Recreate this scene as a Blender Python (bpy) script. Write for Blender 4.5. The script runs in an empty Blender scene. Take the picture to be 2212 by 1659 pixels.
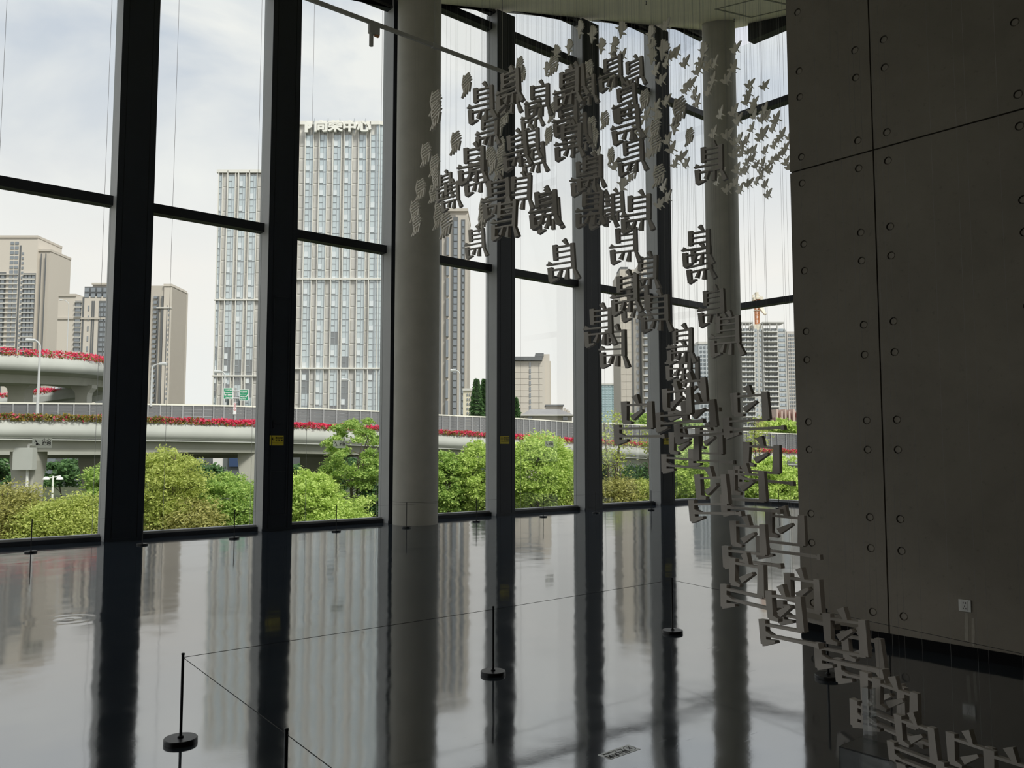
import bpy, bmesh, math, random
import numpy as np
from mathutils import Vector, Matrix

# ---------------------------------------------------------------- camera, sky, sun, exposure
SC = bpy.context.scene
COL = SC.collection
FPX, CX, CY, HOR, EYE = 1830.0, 1106.0, 829.5, 970.0, 1.55
PITCH = math.atan((HOR - CY) / FPX)
AX = math.radians(49.58)
F = Vector((math.cos(AX), math.sin(AX), 0)); R = Vector((math.sin(AX), -math.cos(AX), 0)); Z = Vector((0, 0, 1))
FW = F * math.cos(PITCH) + Z * math.sin(PITCH); UP = Z * math.cos(PITCH) - F * math.sin(PITCH)
EYEP = Vector((0, 0, EYE))
cam_d = bpy.data.cameras.new('camera'); cam = bpy.data.objects.new('camera', cam_d); COL.objects.link(cam)
cam_d.sensor_fit = 'HORIZONTAL'; cam_d.sensor_width = 36; cam_d.lens = FPX / 2212 * 36
cam_d.clip_start = 0.05; cam_d.clip_end = 3000
M = Matrix((R, UP, -FW)).transposed().to_4x4(); M.translation = EYEP
cam.matrix_world = M
SC.camera = cam
SC.view_settings.view_transform = 'Standard'; SC.view_settings.look = 'None'
SC.view_settings.exposure = 0.35; SC.view_settings.gamma = 1.0; SC.view_settings.use_curve_mapping = False
SC.cycles.max_bounces = 10; SC.cycles.transparent_max_bounces = 16; SC.cycles.glossy_bounces = 5
SC.cycles.diffuse_bounces = 4; SC.cycles.transmission_bounces = 8
SC.cycles.caustics_reflective = True; SC.cycles.caustics_refractive = False
SC.cycles.sample_clamp_indirect = 6.0

w = bpy.data.worlds.new('sky'); SC.world = w; w.use_nodes = True
nt = w.node_tree; nt.nodes.clear()
def N(nt, t, **kw):
    n = nt.nodes.new(t)
    for k, v in kw.items():
        if k.startswith('i_'):
            n.inputs[int(k[2:]) if k[2:].isdigit() else k[2:].replace('_', ' ')].default_value = v
        else: setattr(n, k, v)
    return n
def ramp(nt, fac, stops, interp='LINEAR'):
    r = N(nt, 'ShaderNodeValToRGB'); r.color_ramp.interpolation = interp
    e = r.color_ramp.elements
    while len(e) < len(stops): e.new(0.5)
    for k, (p, c) in enumerate(stops):
        e[k].position = p; e[k].color = (c[0], c[1], c[2], 1) if isinstance(c, (tuple, list)) else (c, c, c, 1)
    nt.links.new(fac, r.inputs[0]); return r.outputs[0]
tc = N(nt, 'ShaderNodeTexCoord'); sx = N(nt, 'ShaderNodeSeparateXYZ')
nt.links.new(tc.outputs['Generated'], sx.inputs[0])
base = ramp(nt, sx.outputs['Z'], [(0.0, (.82, .78, .74)), (0.20, (.80, .76, .735)), (0.33, (.60, .615, .66)), (0.48, (.46, .505, .60)), (1.0, (.42, .49, .62))])
mp = N(nt, 'ShaderNodeMapping'); mp.inputs['Scale'].default_value = (2.2, 2.2, 5.0)
nt.links.new(tc.outputs['Generated'], mp.inputs[0])
nz = N(nt, 'ShaderNodeTexNoise', i_Scale=1.5, i_Detail=6.0, i_Roughness=0.55, i_Distortion=0.4)
nt.links.new(mp.outputs[0], nz.inputs['Vector'])
cm = ramp(nt, nz.outputs[0], [(0.40, 0.0), (0.66, 1.0)])
mx = N(nt, 'ShaderNodeMix', data_type='RGBA'); mx.inputs[7].default_value = (.77, .755, .745, 1)
nt.links.new(cm, mx.inputs[0]); nt.links.new(base, mx.inputs[6])
bg = N(nt, 'ShaderNodeBackground', i_Strength=1.0); wo = N(nt, 'ShaderNodeOutputWorld')
nt.links.new(mx.outputs[2], bg.inputs[0]); nt.links.new(bg.outputs[0], wo.inputs[0])

sd = bpy.data.lights.new('sun', 'SUN'); sd.energy = 3.2; sd.angle = math.radians(14); sd.color = (1, .95, .87)
sun = bpy.data.objects.new('sun', sd); COL.objects.link(sun)
sdir = (F * 0.62 - R * 0.60 - Z * 1.05).normalized()          # high sun behind the building, soft through cloud
sun.rotation_euler = sdir.to_track_quat('-Z', 'Y').to_euler(); sun.location = (0, 0, 40)

# ---------------------------------------------------------------- helpers
rnd = random.Random(7)
def ray(x, y): return FW + R * ((x - CX) / FPX) + UP * ((CY - y) / FPX)
def P(x, y, D):                                     # point seen at photo pixel, D metres ahead of the camera
    d = ray(x, y); return EYEP + d * (D / d.dot(F))
def ZP(y, D): return P(CX, y, D).z
def ceil_z(x, y): return 14.49 + .267 * (x - 21.14) + .213 * (y - 15.3)
def on_ceiling(x, y):
    d = ray(x, y); a = 14.49 - .267 * 21.14 - .213 * 15.3
    t = (a - EYE) / (d.z - .267 * d.x - .213 * d.y); return EYEP + d * t

MATS = {}
def mat(name, col=(.5, .5, .5), rough=.6, metal=0.0, var=0.0, scale=6.0, bump=0.0, bscale=40.0, spec=0.5, ior=1.5):
    if name in MATS: return MATS[name]
    m = bpy.data.materials.new(name); m.use_nodes = True; t = m.node_tree
    b = t.nodes['Principled BSDF']
    b.inputs['Base Color'].default_value = (*col, 1); b.inputs['Roughness'].default_value = rough
    b.inputs['Metallic'].default_value = metal; b.inputs['Specular IOR Level'].default_value = spec; b.inputs['IOR'].default_value = ior
    if var or bump:
        c = N(t, 'ShaderNodeTexCoord')
        if var:
            n = N(t, 'ShaderNodeTexNoise', i_Scale=scale, i_Detail=7.0, i_Roughness=.62)
            t.links.new(c.outputs['Object'], n.inputs['Vector'])
            o = ramp(t, n.outputs[0], [(.3, tuple(v * (1 - var) for v in col)), (.7, tuple(min(1, v * (1 + var)) for v in col))])
            t.links.new(o, b.inputs['Base Color'])
        if bump:
            n2 = N(t, 'ShaderNodeTexNoise', i_Scale=bscale, i_Detail=5.0)
            t.links.new(c.outputs['Object'], n2.inputs['Vector'])
            bp = N(t, 'ShaderNodeBump', i_Strength=bump, i_Distance=.01)
            t.links.new(n2.outputs[0], bp.inputs['Height']); t.links.new(bp.outputs[0], b.inputs['Normal'])
    MATS[name] = m; return m
def glass(name, tint=(.93, .96, .95), refl=1.0):
    if name in MATS: return MATS[name]
    m = bpy.data.materials.new(name); m.use_nodes = True; t = m.node_tree; t.nodes.clear()
    tr = N(t, 'ShaderNodeBsdfTransparent'); tr.inputs[0].default_value = (*tint, 1)
    gl = N(t, 'ShaderNodeBsdfGlossy'); gl.inputs['Roughness'].default_value = 0.0
    fr = N(t, 'ShaderNodeFresnel', i_IOR=1.45); ml = N(t, 'ShaderNodeMath', operation='MULTIPLY'); ml.inputs[1].default_value = refl
    mxs = N(t, 'ShaderNodeMixShader'); o = N(t, 'ShaderNodeOutputMaterial')
    t.links.new(fr.outputs[0], ml.inputs[0]); t.links.new(ml.outputs[0], mxs.inputs[0])
    t.links.new(tr.outputs[0], mxs.inputs[1]); t.links.new(gl.outputs[0], mxs.inputs[2]); t.links.new(mxs.outputs[0], o.inputs[0])
    MATS[name] = m; return m
def foliage_mat(name, dark, light, extra=None):
    m = bpy.data.materials.new(name); m.use_nodes = True; t = m.node_tree; t.nodes.clear()
    a = N(t, 'ShaderNodeAttribute', attribute_name='tint')
    st = [(0, dark), (1, light)] if extra is None else [(0, dark), (.45, light), (.55, extra), (1, tuple(min(1, v * 1.25) for v in extra))]
    c = ramp(t, a.outputs['Fac'], st)
    d = N(t, 'ShaderNodeBsdfPrincipled', i_Roughness=.6); tl = N(t, 'ShaderNodeBsdfTranslucent')
    t.links.new(c, d.inputs['Base Color']); t.links.new(c, tl.inputs[0])
    ms = N(t, 'ShaderNodeMixShader', i_0=.45); o = N(t, 'ShaderNodeOutputMaterial')
    t.links.new(d.outputs[0], ms.inputs[1]); t.links.new(tl.outputs[0], ms.inputs[2]); t.links.new(ms.outputs[0], o.inputs[0])
    return m

def link(name, me, m=None, parent=None, loc=None, rot=None, scale=None):
    o = bpy.data.objects.new(name, me); COL.objects.link(o)
    if m and me and not me.materials: me.materials.append(m)
    if parent: o.parent = parent
    if loc is not None: o.location = loc
    if rot is not None: o.rotation_euler = rot
    if scale is not None: o.scale = scale
    return o
def tag(o, label=None, cat=None, group=None, kind=None):
    if label: o['label'] = label
    if cat: o['category'] = cat
    if group: o['group'] = group
    if kind: o['kind'] = kind
    return o
def empty(name, loc=(0, 0, 0), rz=0.0):
    o = bpy.data.objects.new(name, None); COL.objects.link(o); o.location = loc; o.rotation_euler = (0, 0, rz); o.empty_display_size = .2
    return o
class MB:
    def __init__(s): s.v = []; s.f = []
    def add(s, v, f):
        n = len(s.v); s.v += [tuple(p) for p in v]; s.f += [tuple(i + n for i in q) for q in f]; return s
    def box(s, x0, x1, y0, y1, z0, z1):
        v = [(x, y, z) for z in (z0, z1) for y in (y0, y1) for x in (x0, x1)]
        return s.add(v, [(0, 2, 3, 1), (4, 5, 7, 6), (0, 1, 5, 4), (2, 6, 7, 3), (0, 4, 6, 2), (1, 3, 7, 5)])
    def prism(s, poly, y0, y1):                     # poly in local x-z, extruded along y
        n = len(poly); v = [(p[0], y0, p[1]) for p in poly] + [(p[0], y1, p[1]) for p in poly]
        f = [tuple(range(n)), tuple(range(2 * n - 1, n - 1, -1))] + [(i, i + n, (i + 1) % n + n, (i + 1) % n) for i in range(n)]
        return s.add(v, f)
    def tube(s, a, b, r0, r1=None, n=8, caps=True):
        r1 = r0 if r1 is None else r1; a = Vector(a); b = Vector(b); d = (b - a).normalized()
        u = d.orthogonal().normalized(); q = d.cross(u); v = []
        for c, r in ((a, r0), (b, r1)):
            for k in range(n):
                t = 2 * math.pi * k / n; v.append(c + u * (math.cos(t) * r) + q * (math.sin(t) * r))
        f = [(k, (k + 1) % n, (k + 1) % n + n, k + n) for k in range(n)]
        if caps: f += [tuple(range(n - 1, -1, -1)), tuple(range(n, 2 * n))]
        return s.add(v, f)
    def lathe(s, prof, n=32, c=(0, 0, 0)):          # prof: (r, z) bottom to top
        v = []; m = len(prof)
        for r, z in prof:
            for k in range(n):
                t = 2 * math.pi * k / n; v.append((c[0] + r * math.cos(t), c[1] + r * math.sin(t), c[2] + z))
        f = [(i * n + k, i * n + (k + 1) % n, (i + 1) * n + (k + 1) % n, (i + 1) * n + k) for i in range(m - 1) for k in range(n)]
        f += [tuple(range(n - 1, -1, -1)), tuple(range((m - 1) * n, m * n))]
        return s.add(v, f)
    def mesh(s, name, smooth=False):
        me = bpy.data.meshes.new(name); me.from_pydata(s.v, [], s.f); me.validate()
        if smooth:
            me.polygons.foreach_set('use_smooth', [True] * len(me.polygons))
            try: me.set_sharp_from_angle(angle=math.radians(35))
            except Exception: pass
        return me
    def build(s, name, m, parent=None, loc=None, rot=None, scale=None, smooth=False):
        return link(name, s.mesh(name, smooth), m, parent, loc, rot, scale)
def bx(*a): return MB().box(*a)
UNIT = bx(-.5, .5, -.5, .5, -.5, .5).mesh('unit_block')
_um = {}
def ubox(name, m, parent, x0, x1, y0, y1, z0, z1):  # a shared block mesh, one per material
    if m.name not in _um:
        me = UNIT.copy(); me.materials.append(m); _um[m.name] = me
    return link(name, _um[m.name], None, parent, ((x0 + x1) / 2, (y0 + y1) / 2, (z0 + z1) / 2), None, (x1 - x0, y1 - y0, z1 - z0))
def text(name, s, size, m, parent, loc, rot, depth=.001, bold=0.0, align='CENTER', sx=1.0):
    cu = bpy.data.curves.new('t', 'FONT'); cu.body = s; cu.size = size; cu.extrude = depth; cu.offset = bold
    cu.align_x = align; cu.align_y = 'CENTER'; cu.resolution_u = 3
    o = bpy.data.objects.new('t', cu); COL.objects.link(o)
    dg = bpy.context.evaluated_depsgraph_get(); dg.update()
    me = bpy.data.meshes.new_from_object(o.evaluated_get(dg)); bpy.data.objects.remove(o)
    me.materials.clear(); me.materials.append(m)
    return link(name, me, None, parent, loc, rot, (sx, 1, 1))

# ---------------------------------------------------------------- materials of the hall
def floor_mat():
    m = bpy.data.materials.new('polished_dark_floor'); m.use_nodes = True; t = m.node_tree; b = t.nodes['Principled BSDF']
    c = N(t, 'ShaderNodeTexCoord')
    n = N(t, 'ShaderNodeTexNoise', i_Scale=.9, i_Detail=8.0, i_Roughness=.6); t.links.new(c.outputs['Object'], n.inputs['Vector'])
    t.links.new(ramp(t, n.outputs[0], [(.3, (.026, .034, .046)), (.7, (.044, .054, .066))]), b.inputs['Base Color'])
    n3 = N(t, 'ShaderNodeTexNoise', i_Scale=2.3, i_Detail=8.0, i_Roughness=.7); t.links.new(c.outputs['Object'], n3.inputs['Vector'])
    t.links.new(ramp(t, n3.outputs[0], [(.3, .04), (.72, .10)]), b.inputs['Roughness'])
    b.inputs['IOR'].default_value = 4.9
    w1 = N(t, 'ShaderNodeTexNoise', i_Scale=2.0, i_Detail=1.5); t.links.new(c.outputs['Object'], w1.inputs['Vector'])
    w2 = N(t, 'ShaderNodeTexNoise', i_Scale=55.0, i_Detail=4.0); t.links.new(c.outputs['Object'], w2.inputs['Vector'])
    # a raised ring where the coating bubbled
    ds = N(t, 'ShaderNodeVectorMath', operation='DISTANCE'); ds.inputs[1].default_value = (2.02, 8.62, 0)
    t.links.new(c.outputs['Object'], ds.inputs[0])
    rg = ramp(t, ds.outputs['Value'], [(0.0, .5), (.05, 0.0), (.12, .8), (.2, .3), (.26, .6), (.36, 0.0)])
    # scratches
    mpn = N(t, 'ShaderNodeMapping'); mpn.inputs['Rotation'].default_value = (0, 0, .6); mpn.inputs['Scale'].default_value = (1.2, 26, 1)
    t.links.new(c.outputs['Object'], mpn.inputs[0])
    sc = N(t, 'ShaderNodeTexNoise', i_Scale=2.2, i_Detail=3.0); t.links.new(mpn.outputs[0], sc.inputs['Vector'])
    scr = ramp(t, sc.outputs[0], [(.70, 0.0), (.74, 1.0)])
    def bump(h, s, d, prev=None):
        bp = N(t, 'ShaderNodeBump', i_Strength=s, i_Distance=d); t.links.new(h, bp.inputs['Height'])
        if prev: t.links.new(prev.outputs[0], bp.inputs['Normal'])
        return bp
    p = bump(w1.outputs[0], 1.0, .0022); p = bump(w2.outputs[0], .06, .0008, p); p = bump(rg, .35, .004, p); p = bump(scr, .06, .001, p)
    t.links.new(p.outputs[0], b.inputs['Normal'])
    return m
def concrete_mat():
    m = bpy.data.materials.new('cast_concrete'); m.use_nodes = True; t = m.node_tree; b = t.nodes['Principled BSDF']
    c = N(t, 'ShaderNodeTexCoord')
    n = N(t, 'ShaderNodeTexNoise', i_Scale=1.3, i_Detail=9.0, i_Roughness=.65, i_Distortion=.3); t.links.new(c.outputs['Object'], n.inputs['Vector'])
    c1 = ramp(t, n.outputs[0], [(.28, (.205, .182, .15)), (.72, (.28, .25, .208))])
    v = N(t, 'ShaderNodeTexNoise', i_Scale=16.0, i_Detail=6.0, i_Roughness=.75); t.links.new(c.outputs['Object'], v.inputs['Vector'])
    c2 = ramp(t, v.outputs[0], [(.30, (.72, .72, .72)), (.42, (1, 1, 1))])
    mm = N(t, 'ShaderNodeMix', data_type='RGBA', blend_type='MULTIPLY'); mm.inputs[0].default_value = .8
    t.links.new(c1, mm.inputs[6]); t.links.new(c2, mm.inputs[7]); t.links.new(mm.outputs[2], b.inputs['Base Color'])
    b.inputs['Roughness'].default_value = .62
    bp = N(t, 'ShaderNodeBump', i_Strength=.25, i_Distance=.006); t.links.new(v.outputs[0], bp.inputs['Height']); t.links.new(bp.outputs[0], b.inputs['Normal'])
    return m
M_FLOOR = floor_mat(); M_CON = concrete_mat()
M_COLUMN = mat('column_plaster', (.44, .42, .37), .7, var=.08, scale=2.0, bump=.12, bscale=14)
M_CEIL = mat('cream_ceiling', (.90, .84, .67), .8, var=.03, scale=1.5)
M_CEIL2 = mat('ceiling_joint', (.30, .29, .23), .8)
M_BLACK = mat('black_steel', (.010, .012, .018), .55, var=.2, scale=3)
M_FRONT = mat('black_panel', (.010, .014, .022), .45, var=.15, scale=2)
M_SIDE = mat('grey_aluminium', (.40, .40, .40), .5, var=.05, scale=1.2)
M_GLASS = glass('window_glass', (.94, .96, .95), .12)
M_PLINTH = mat('black_skirting', (.005, .005, .006), .8, spec=.15)
M_DARKWALL = mat('dark_wall', (.05, .05, .05), .8, var=.1)
M_POST = mat('powder_coated_black', (.008, .008, .009), .35, bump=.03, bscale=120)
M_CORD = mat('black_cord', (.010, .009, .012), .7)
M_PLATE = mat('grey_painted_plate', (.47, .435, .40), .55, var=.05, scale=5)
M_SMALL = mat('pale_painted_plate', (.86, .81, .73), .55, var=.05, scale=5)
M_WIRE = mat('steel_wire', (.30, .295, .28), .6)
M_WHITE = mat('white_plastic', (.75, .75, .73), .4)
M_STICK = mat('white_sticker', (.70, .69, .63), .4, var=.04, ior=1.8)
def film():
    m = bpy.data.materials.new('translucent_film'); m.use_nodes = True; t = m.node_tree; t.nodes.clear()
    a = N(t, 'ShaderNodeBsdfTranslucent'); a.inputs[0].default_value = (.8, .8, .74, 1); b = N(t, 'ShaderNodeBsdfTransparent'); b.inputs[0].default_value = (.9, .9, .86, 1)
    x = N(t, 'ShaderNodeMixShader', i_0=.4); o = N(t, 'ShaderNodeOutputMaterial')
    t.links.new(a.outputs[0], x.inputs[1]); t.links.new(b.outputs[0], x.inputs[2]); t.links.new(x.outputs[0], o.inputs[0]); return m
M_FILM = film()
M_YELLOW = mat('yellow_sticker', (.62, .50, .03), .5, var=.05)
M_INK = mat('black_ink', (.012, .012, .012), .6)

# ---------------------------------------------------------------- the hall
def S(o): o['kind'] = 'structure'; return o
YG, XG = 15.62, 21.6
X0, Y0 = -4.0, -6.0
S(bx(X0, XG + .3, Y0, YG + .3, -.35, 0).build('floor', M_FLOOR))
def zc(x, y): return ceil_z(x, y)
cb = MB(); q = [(X0, Y0), (XG, Y0), (XG, YG), (X0, YG)]
cb.add([(x, y, zc(x, y)) for x, y in q] + [(x, y, zc(x, y) + .3) for x, y in q],
       [(0, 1, 2, 3), (7, 6, 5, 4), (0, 4, 5, 1), (1, 5, 6, 2), (2, 6, 7, 3), (3, 7, 4, 0)])
ceiling = S(cb.build('ceiling', M_CEIL))
# access panel outline, ceiling parts
cn = [on_ceiling(*p) for p in ((1547, 19), (1622, 37), (1722, 14), (1640, -4))]
jb = MB(); nrm = Vector((-.267, -.213, 1)).normalized()
for k in range(4):
    a, b = cn[k], cn[(k + 1) % 4]; d = (b - a).normalized(); s = d.cross(nrm).normalized() * .03
    v = [a - s - d * .03, b - s + d * .03, b + s + d * .03, a + s - d * .03]
    jb.add([p - nrm * .015 for p in v] + [p + nrm * .02 for p in v], [(0, 1, 2, 3), (7, 6, 5, 4), (0, 4, 5, 1), (1, 5, 6, 2), (2, 6, 7, 3), (3, 7, 4, 0)])
jb.build('access_panel_frame', M_CEIL2, ceiling)
# outer walls that close the hall out of view
def wallbox(name, x0, x1, y0, y1):
    b = MB(); c = [(x0, y0), (x1, y0), (x1, y1), (x0, y1)]
    b.add([(x, y, 0) for x, y in c] + [(x, y, zc(x, y)) for x, y in c], [(3, 2, 1, 0), (4, 5, 6, 7), (0, 1, 5, 4), (1, 2, 6, 5), (2, 3, 7, 6), (3, 0, 4, 7)])
    return S(b.build(name, M_DARKWALL))
wallbox('wall_back', X0, 6.78, Y0 - .3, Y0)
wallbox('wall_rear', 7.2, XG, 2.6, 2.9)
# concrete wall: backing and cast panels with recessed tie holes
XW = 6.75
b = MB(); c = [(XW + .03, Y0), (XW + .45, Y0), (XW + .45, 4.06), (XW + .03, 4.06)]
b.add([(x, y, 0) for x, y in c] + [(x, y, zc(x, y)) for x, y in c], [(3, 2, 1, 0), (4, 5, 6, 7), (0, 1, 5, 4), (1, 2, 6, 5), (2, 3, 7, 6), (3, 0, 4, 7)])
wall_r = S(b.build('wall_right', mat('joint_black', (.02, .02, .02), .9)))
ZH = [.235, .745, .995, 1.545, 1.785, 2.33, 2.58, 3.12, 3.36, 3.91, 4.15, 4.70, 4.94, 5.49, 5.73]
HR = .033
def wall_panel(y0, y1, z0, z1f, holes):
    bm = bmesh.new()
    def vert(y, z, x=XW): return bm.verts.new((x, y, z))
    corners = [vert(y0, z0), vert(y1, z0), vert(y1, z1f(y1)), vert(y0, z1f(y0))]
    edges = [bm.edges.new((corners[k], corners[(k + 1) % 4])) for k in range(4)]
    loops = []
    for (y, z) in holes:
        lp = [vert(y + HR * math.cos(t * math.pi / 8), z + HR * math.sin(t * math.pi / 8)) for t in range(16)]
        loops.append(lp); edges += [bm.edges.new((lp[k], lp[(k + 1) % 16])) for k in range(16)]
    bmesh.ops.triangle_fill(bm, use_beauty=True, use_dissolve=False, edges=edges)
    # drop any triangles that filled a hole
    for fc in list(bm.faces):
        ce = fc.calc_center_median()
        if any((ce.y - y) ** 2 + (ce.z - z) ** 2 < (HR * .9) ** 2 for y, z in holes): bm.faces.remove(fc)
    for lp in loops:
        inn = [vert(v.co.y, v.co.z, XW + .022) for v in lp]
        for k in range(16): bm.faces.new((lp[k], lp[(k + 1) % 16], inn[(k + 1) % 16], inn[k]))
        bm.faces.new(inn)
    bk = [vert(v.co.y, v.co.z, XW + .03) for v in corners]
    for k in range(4): bm.faces.new((corners[k], corners[(k + 1) % 4], bk[(k + 1) % 4], bk[k]))
    bm.normal_update(); bmesh.ops.recalc_face_normals(bm, faces=bm.faces)
    me = bpy.data.meshes.new('concrete_panel'); bm.to_mesh(me); bm.free()
    link('concrete_panel', me, M_CON, wall_r)
    for (y, z) in holes: plugs.append((y, z))
plugs = []
YJ = [4.06, 3.29, 2.07, .85, -.37, -1.59, -2.81, -4.03, Y0]
HY = {0: [3.945, 3.42], 1: [3.17, 2.19], 2: [1.95, .97], 3: [.73, -.25]}
for i in range(len(YJ) - 1):
    ya, yb = YJ[i + 1] + .006, YJ[i] - (.006 if i else 0)
    wall_panel(ya, yb, 0.0, lambda y: 4.025, [(y, z) for y in HY.get(i, []) for z in ZH if z < 4.0])
    wall_panel(ya, yb, 4.038, lambda y: zc(XW, y), [(y, z) for y in HY.get(i, []) for z in ZH if z > 4.05])
plug_me = MB().lathe([(HR * .80, 0), (HR * .80, .012), (HR * .70, .016)], 16).mesh('tie_hole_plug', True); plug_me.materials.append(mat('plug_mortar', (.30, .27, .23), .7))
for (y, z) in plugs: link('tie_hole_plug', plug_me, None, wall_r, (XW + .0225, y, z), (0, -math.pi / 2, 0))
S(bx(XW - .012, XW, Y0, 4.06, 0, .085).build('baseboard_right', M_PLINTH))
# a pale mortar run under the socket
rb = MB(); 
for yy, z0, z1, ww in ((2.70, .13, .33, .012), (2.655, .10, .30, .010)):
    pts = [(yy - ww, z1), (yy + ww * .7, z1), (yy + ww * 1.2, (z0 + z1) / 2), (yy + ww * 1.5, z0), (yy - ww * .4, z0 - .01), (yy - ww * 1.2, (z0 + z1) / 2)]
    n = len(pts); rb.add([(XW - .0012, p[0], p[1]) for p in pts] + [(XW + .002, p[0], p[1]) for p in pts], [tuple(range(n))] + [(i, (i + 1) % n, (i + 1) % n + n, i + n) for i in range(n)])
rb.build('mortar_stain', mat('mortar_stain', (.38, .35, .30), .8, var=.1, scale=30), wall_r)
# socket
so = empty('wall_socket', (XW, 2.705, .385)); tag(so, 'white five-hole power socket low on the dark concrete wall', 'socket')
bx(-.010, 0, -.043, .043, -.043, .043).build('face_plate', M_WHITE, so)
bx(-.013, -.010, -.022, .022, -.036, .036).build('socket_insert', mat('socket_insert', (.68, .68, .66), .4), so)
hb = MB()
for y, z in ((.008, .02), (-.008, .02), (0, -.006)): hb.box(-.0145, -.012, y - .0022, y + .0022, z - .006, z + .006)
for s in (1, -1): hb.box(-.0145, -.012, s * .009 - .0025, s * .009 + .0025, -.026, -.016)
hb.build('pin_slots', M_INK, so)

# facade A: mullions (trim), windows with panes
MUL = [(-1.4, -.8), (1.35, 1.95), (4.09, 4.71), (6.86, 7.46), (9.64, 10.22), (12.57, 13.13), (15.48, 16.11), (18.45, 19.06)]
YF = 15.3
HEAD = {(4.71): 10.55, 7.46: 11.22, 10.22: 12.13, 13.13: 12.84, 16.11: 13.56, 19.06: 14.18}
def mullion_a(n, x0, x1):
    t = S(empty('trim_%d' % n, ((x0 + x1) / 2, YF, 0)))
    w_ = (x1 - x0) / 2; zt = zc(x0, YF) - .01; zt2 = zc(x0, YF)
    bx(-w_, w_, .012, .42, 0, zt).build('side_casing', M_SIDE, t)
    bx(-w_, -w_ + .10, 0, .012, 0, zt).build('front_strip', M_FRONT, t)
    bx(-w_ + .108, w_ - .108, .002, .012, 0, zt).build('front_panel', M_FRONT, t)
    bx(w_ - .10, w_, 0, .012, 0, zt).build('front_strip', M_FRONT, t)
    bx(-w_ + .10, w_ - .10, .007, .0125, 0, zt).build('shadow_gap', M_INK, t)
    bx(-w_ - .004, w_ + .004, -.004, .02, 0, .05).build('base_plate', M_FRONT, t)
    return t
muls = [mullion_a(i + 1, *m) for i, m in enumerate(MUL)]
# vent leaf in the second visible mullion
vt = muls[3]; cxm = sum(MUL[3]) / 2
vb = MB(); x0, x1, z0, z1 = 7.0 - cxm, 7.33 - cxm, .3, 4.5
for a in ((x0, x0 + .012, z0, z1), (x1 - .012, x1, z0, z1), (x0, x1, z0, z0 + .012), (x0, x1, z1 - .012, z1), (x0, x1, 1.12, 1.13)):
    vb.box(a[0], a[1], -.008, .004, a[2], a[3])
vb.build('vent_leaf_frame', mat('vent_frame', (.022, .026, .034), .4), vt)
hb = bx(x0 + .03, x0 + .055, -.02, 0, 1.95, 2.1); hb.box(x0 + .03, x0 + .16, -.045, -.02, 2.03, 2.055); hb.build('vent_handle', M_BLACK, vt)

nwin = 0
def window_a(x0, x1, last=False):
    global nwin; nwin += 1
    wn = S(empty('window_%d' % nwin, ((x0 + x1) / 2, YG, 0))); h = (x1 - x0) / 2; xm = (x0 + x1) / 2
    top = zc(x1, YF) - .02; head = HEAD.get(x0, top - .3)
    levels = [5.86] + ([11.86] if head > 11.9 else [])
    bx(-h, h, -.12, .14, 0, .075).build('bottom_frame', M_BLACK, wn)
    bx(-h, h, -.05, .12, .075, .11).build('glazing_bead', M_SIDE, wn)
    for z in levels:
        bx(-h, h, -.12, .10, z - .085, z + .085).build('transom', M_BLACK, wn)
    zs = [.11] + [v for z in levels for v in (z - .085, z + .085)] + [top]
    for k in range(0, len(zs), 2):
        bx(-h, h, -.008, .008, zs[k], zs[k + 1]).build('pane', M_GLASS, wn)
    r = h
    for u in (-h + .42, h - .12):
        MB().tube((u, -.03, .11), (u, -.03, top), .003, n=6).build('tension_cable', mat('cable_steel', (.62, .62, .62), .5), wn)
    # dark blind box between glass head and ceiling
    xr = h if not last else 20.94 - xm
    p = MB()
    c4 = [(-h, -.24), (xr, -.24), (xr, -.03), (-h, -.03)]
    p.add([(u, v, head) for u, v in c4] + [(u, v, zc(xm + u, YG + v) - .004) for u, v in c4], [(3, 2, 1, 0), (4, 5, 6, 7), (0, 1, 5, 4), (1, 2, 6, 5), (2, 3, 7, 6), (3, 0, 4, 7)])
    p.build('blind_box', M_BLACK, wn)
    bx(-h, xr, -.26, -.24, head, head + .05).build('blind_bottom_bar', mat('blind_bar', (.05, .05, .05), .5), wn)
edges_a = [X0] + [v for m in MUL for v in m] + [XG]
for k in range(0, len(edges_a), 2): window_a(edges_a[k], edges_a[k + 1], k == len(edges_a) - 2)
wallbox('wall_left', X0 - .3, X0, Y0, Y0 + 4 * 2.73)
# unseen glazing at the left end, added to let more daylight in
for k in range(4, 8):
    ya = Y0 + k * 2.73; yb = ya + 2.73; nwin += 1; wn = S(empty('window_%d' % nwin, (X0, (ya + yb) / 2, 0))); h = 1.365
    bx(-.1, .1, -h, h, 0, .12).build('bottom_frame', M_BLACK, wn); bx(-.1, .1, -h, -h + .12, .12, zc(X0, ya) - .01).build('window_post', M_BLACK, wn)
    bx(-.008, .008, -h + .12, h, .12, zc(X0, ya) - .01).build('pane', M_GLASS, wn)
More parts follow.
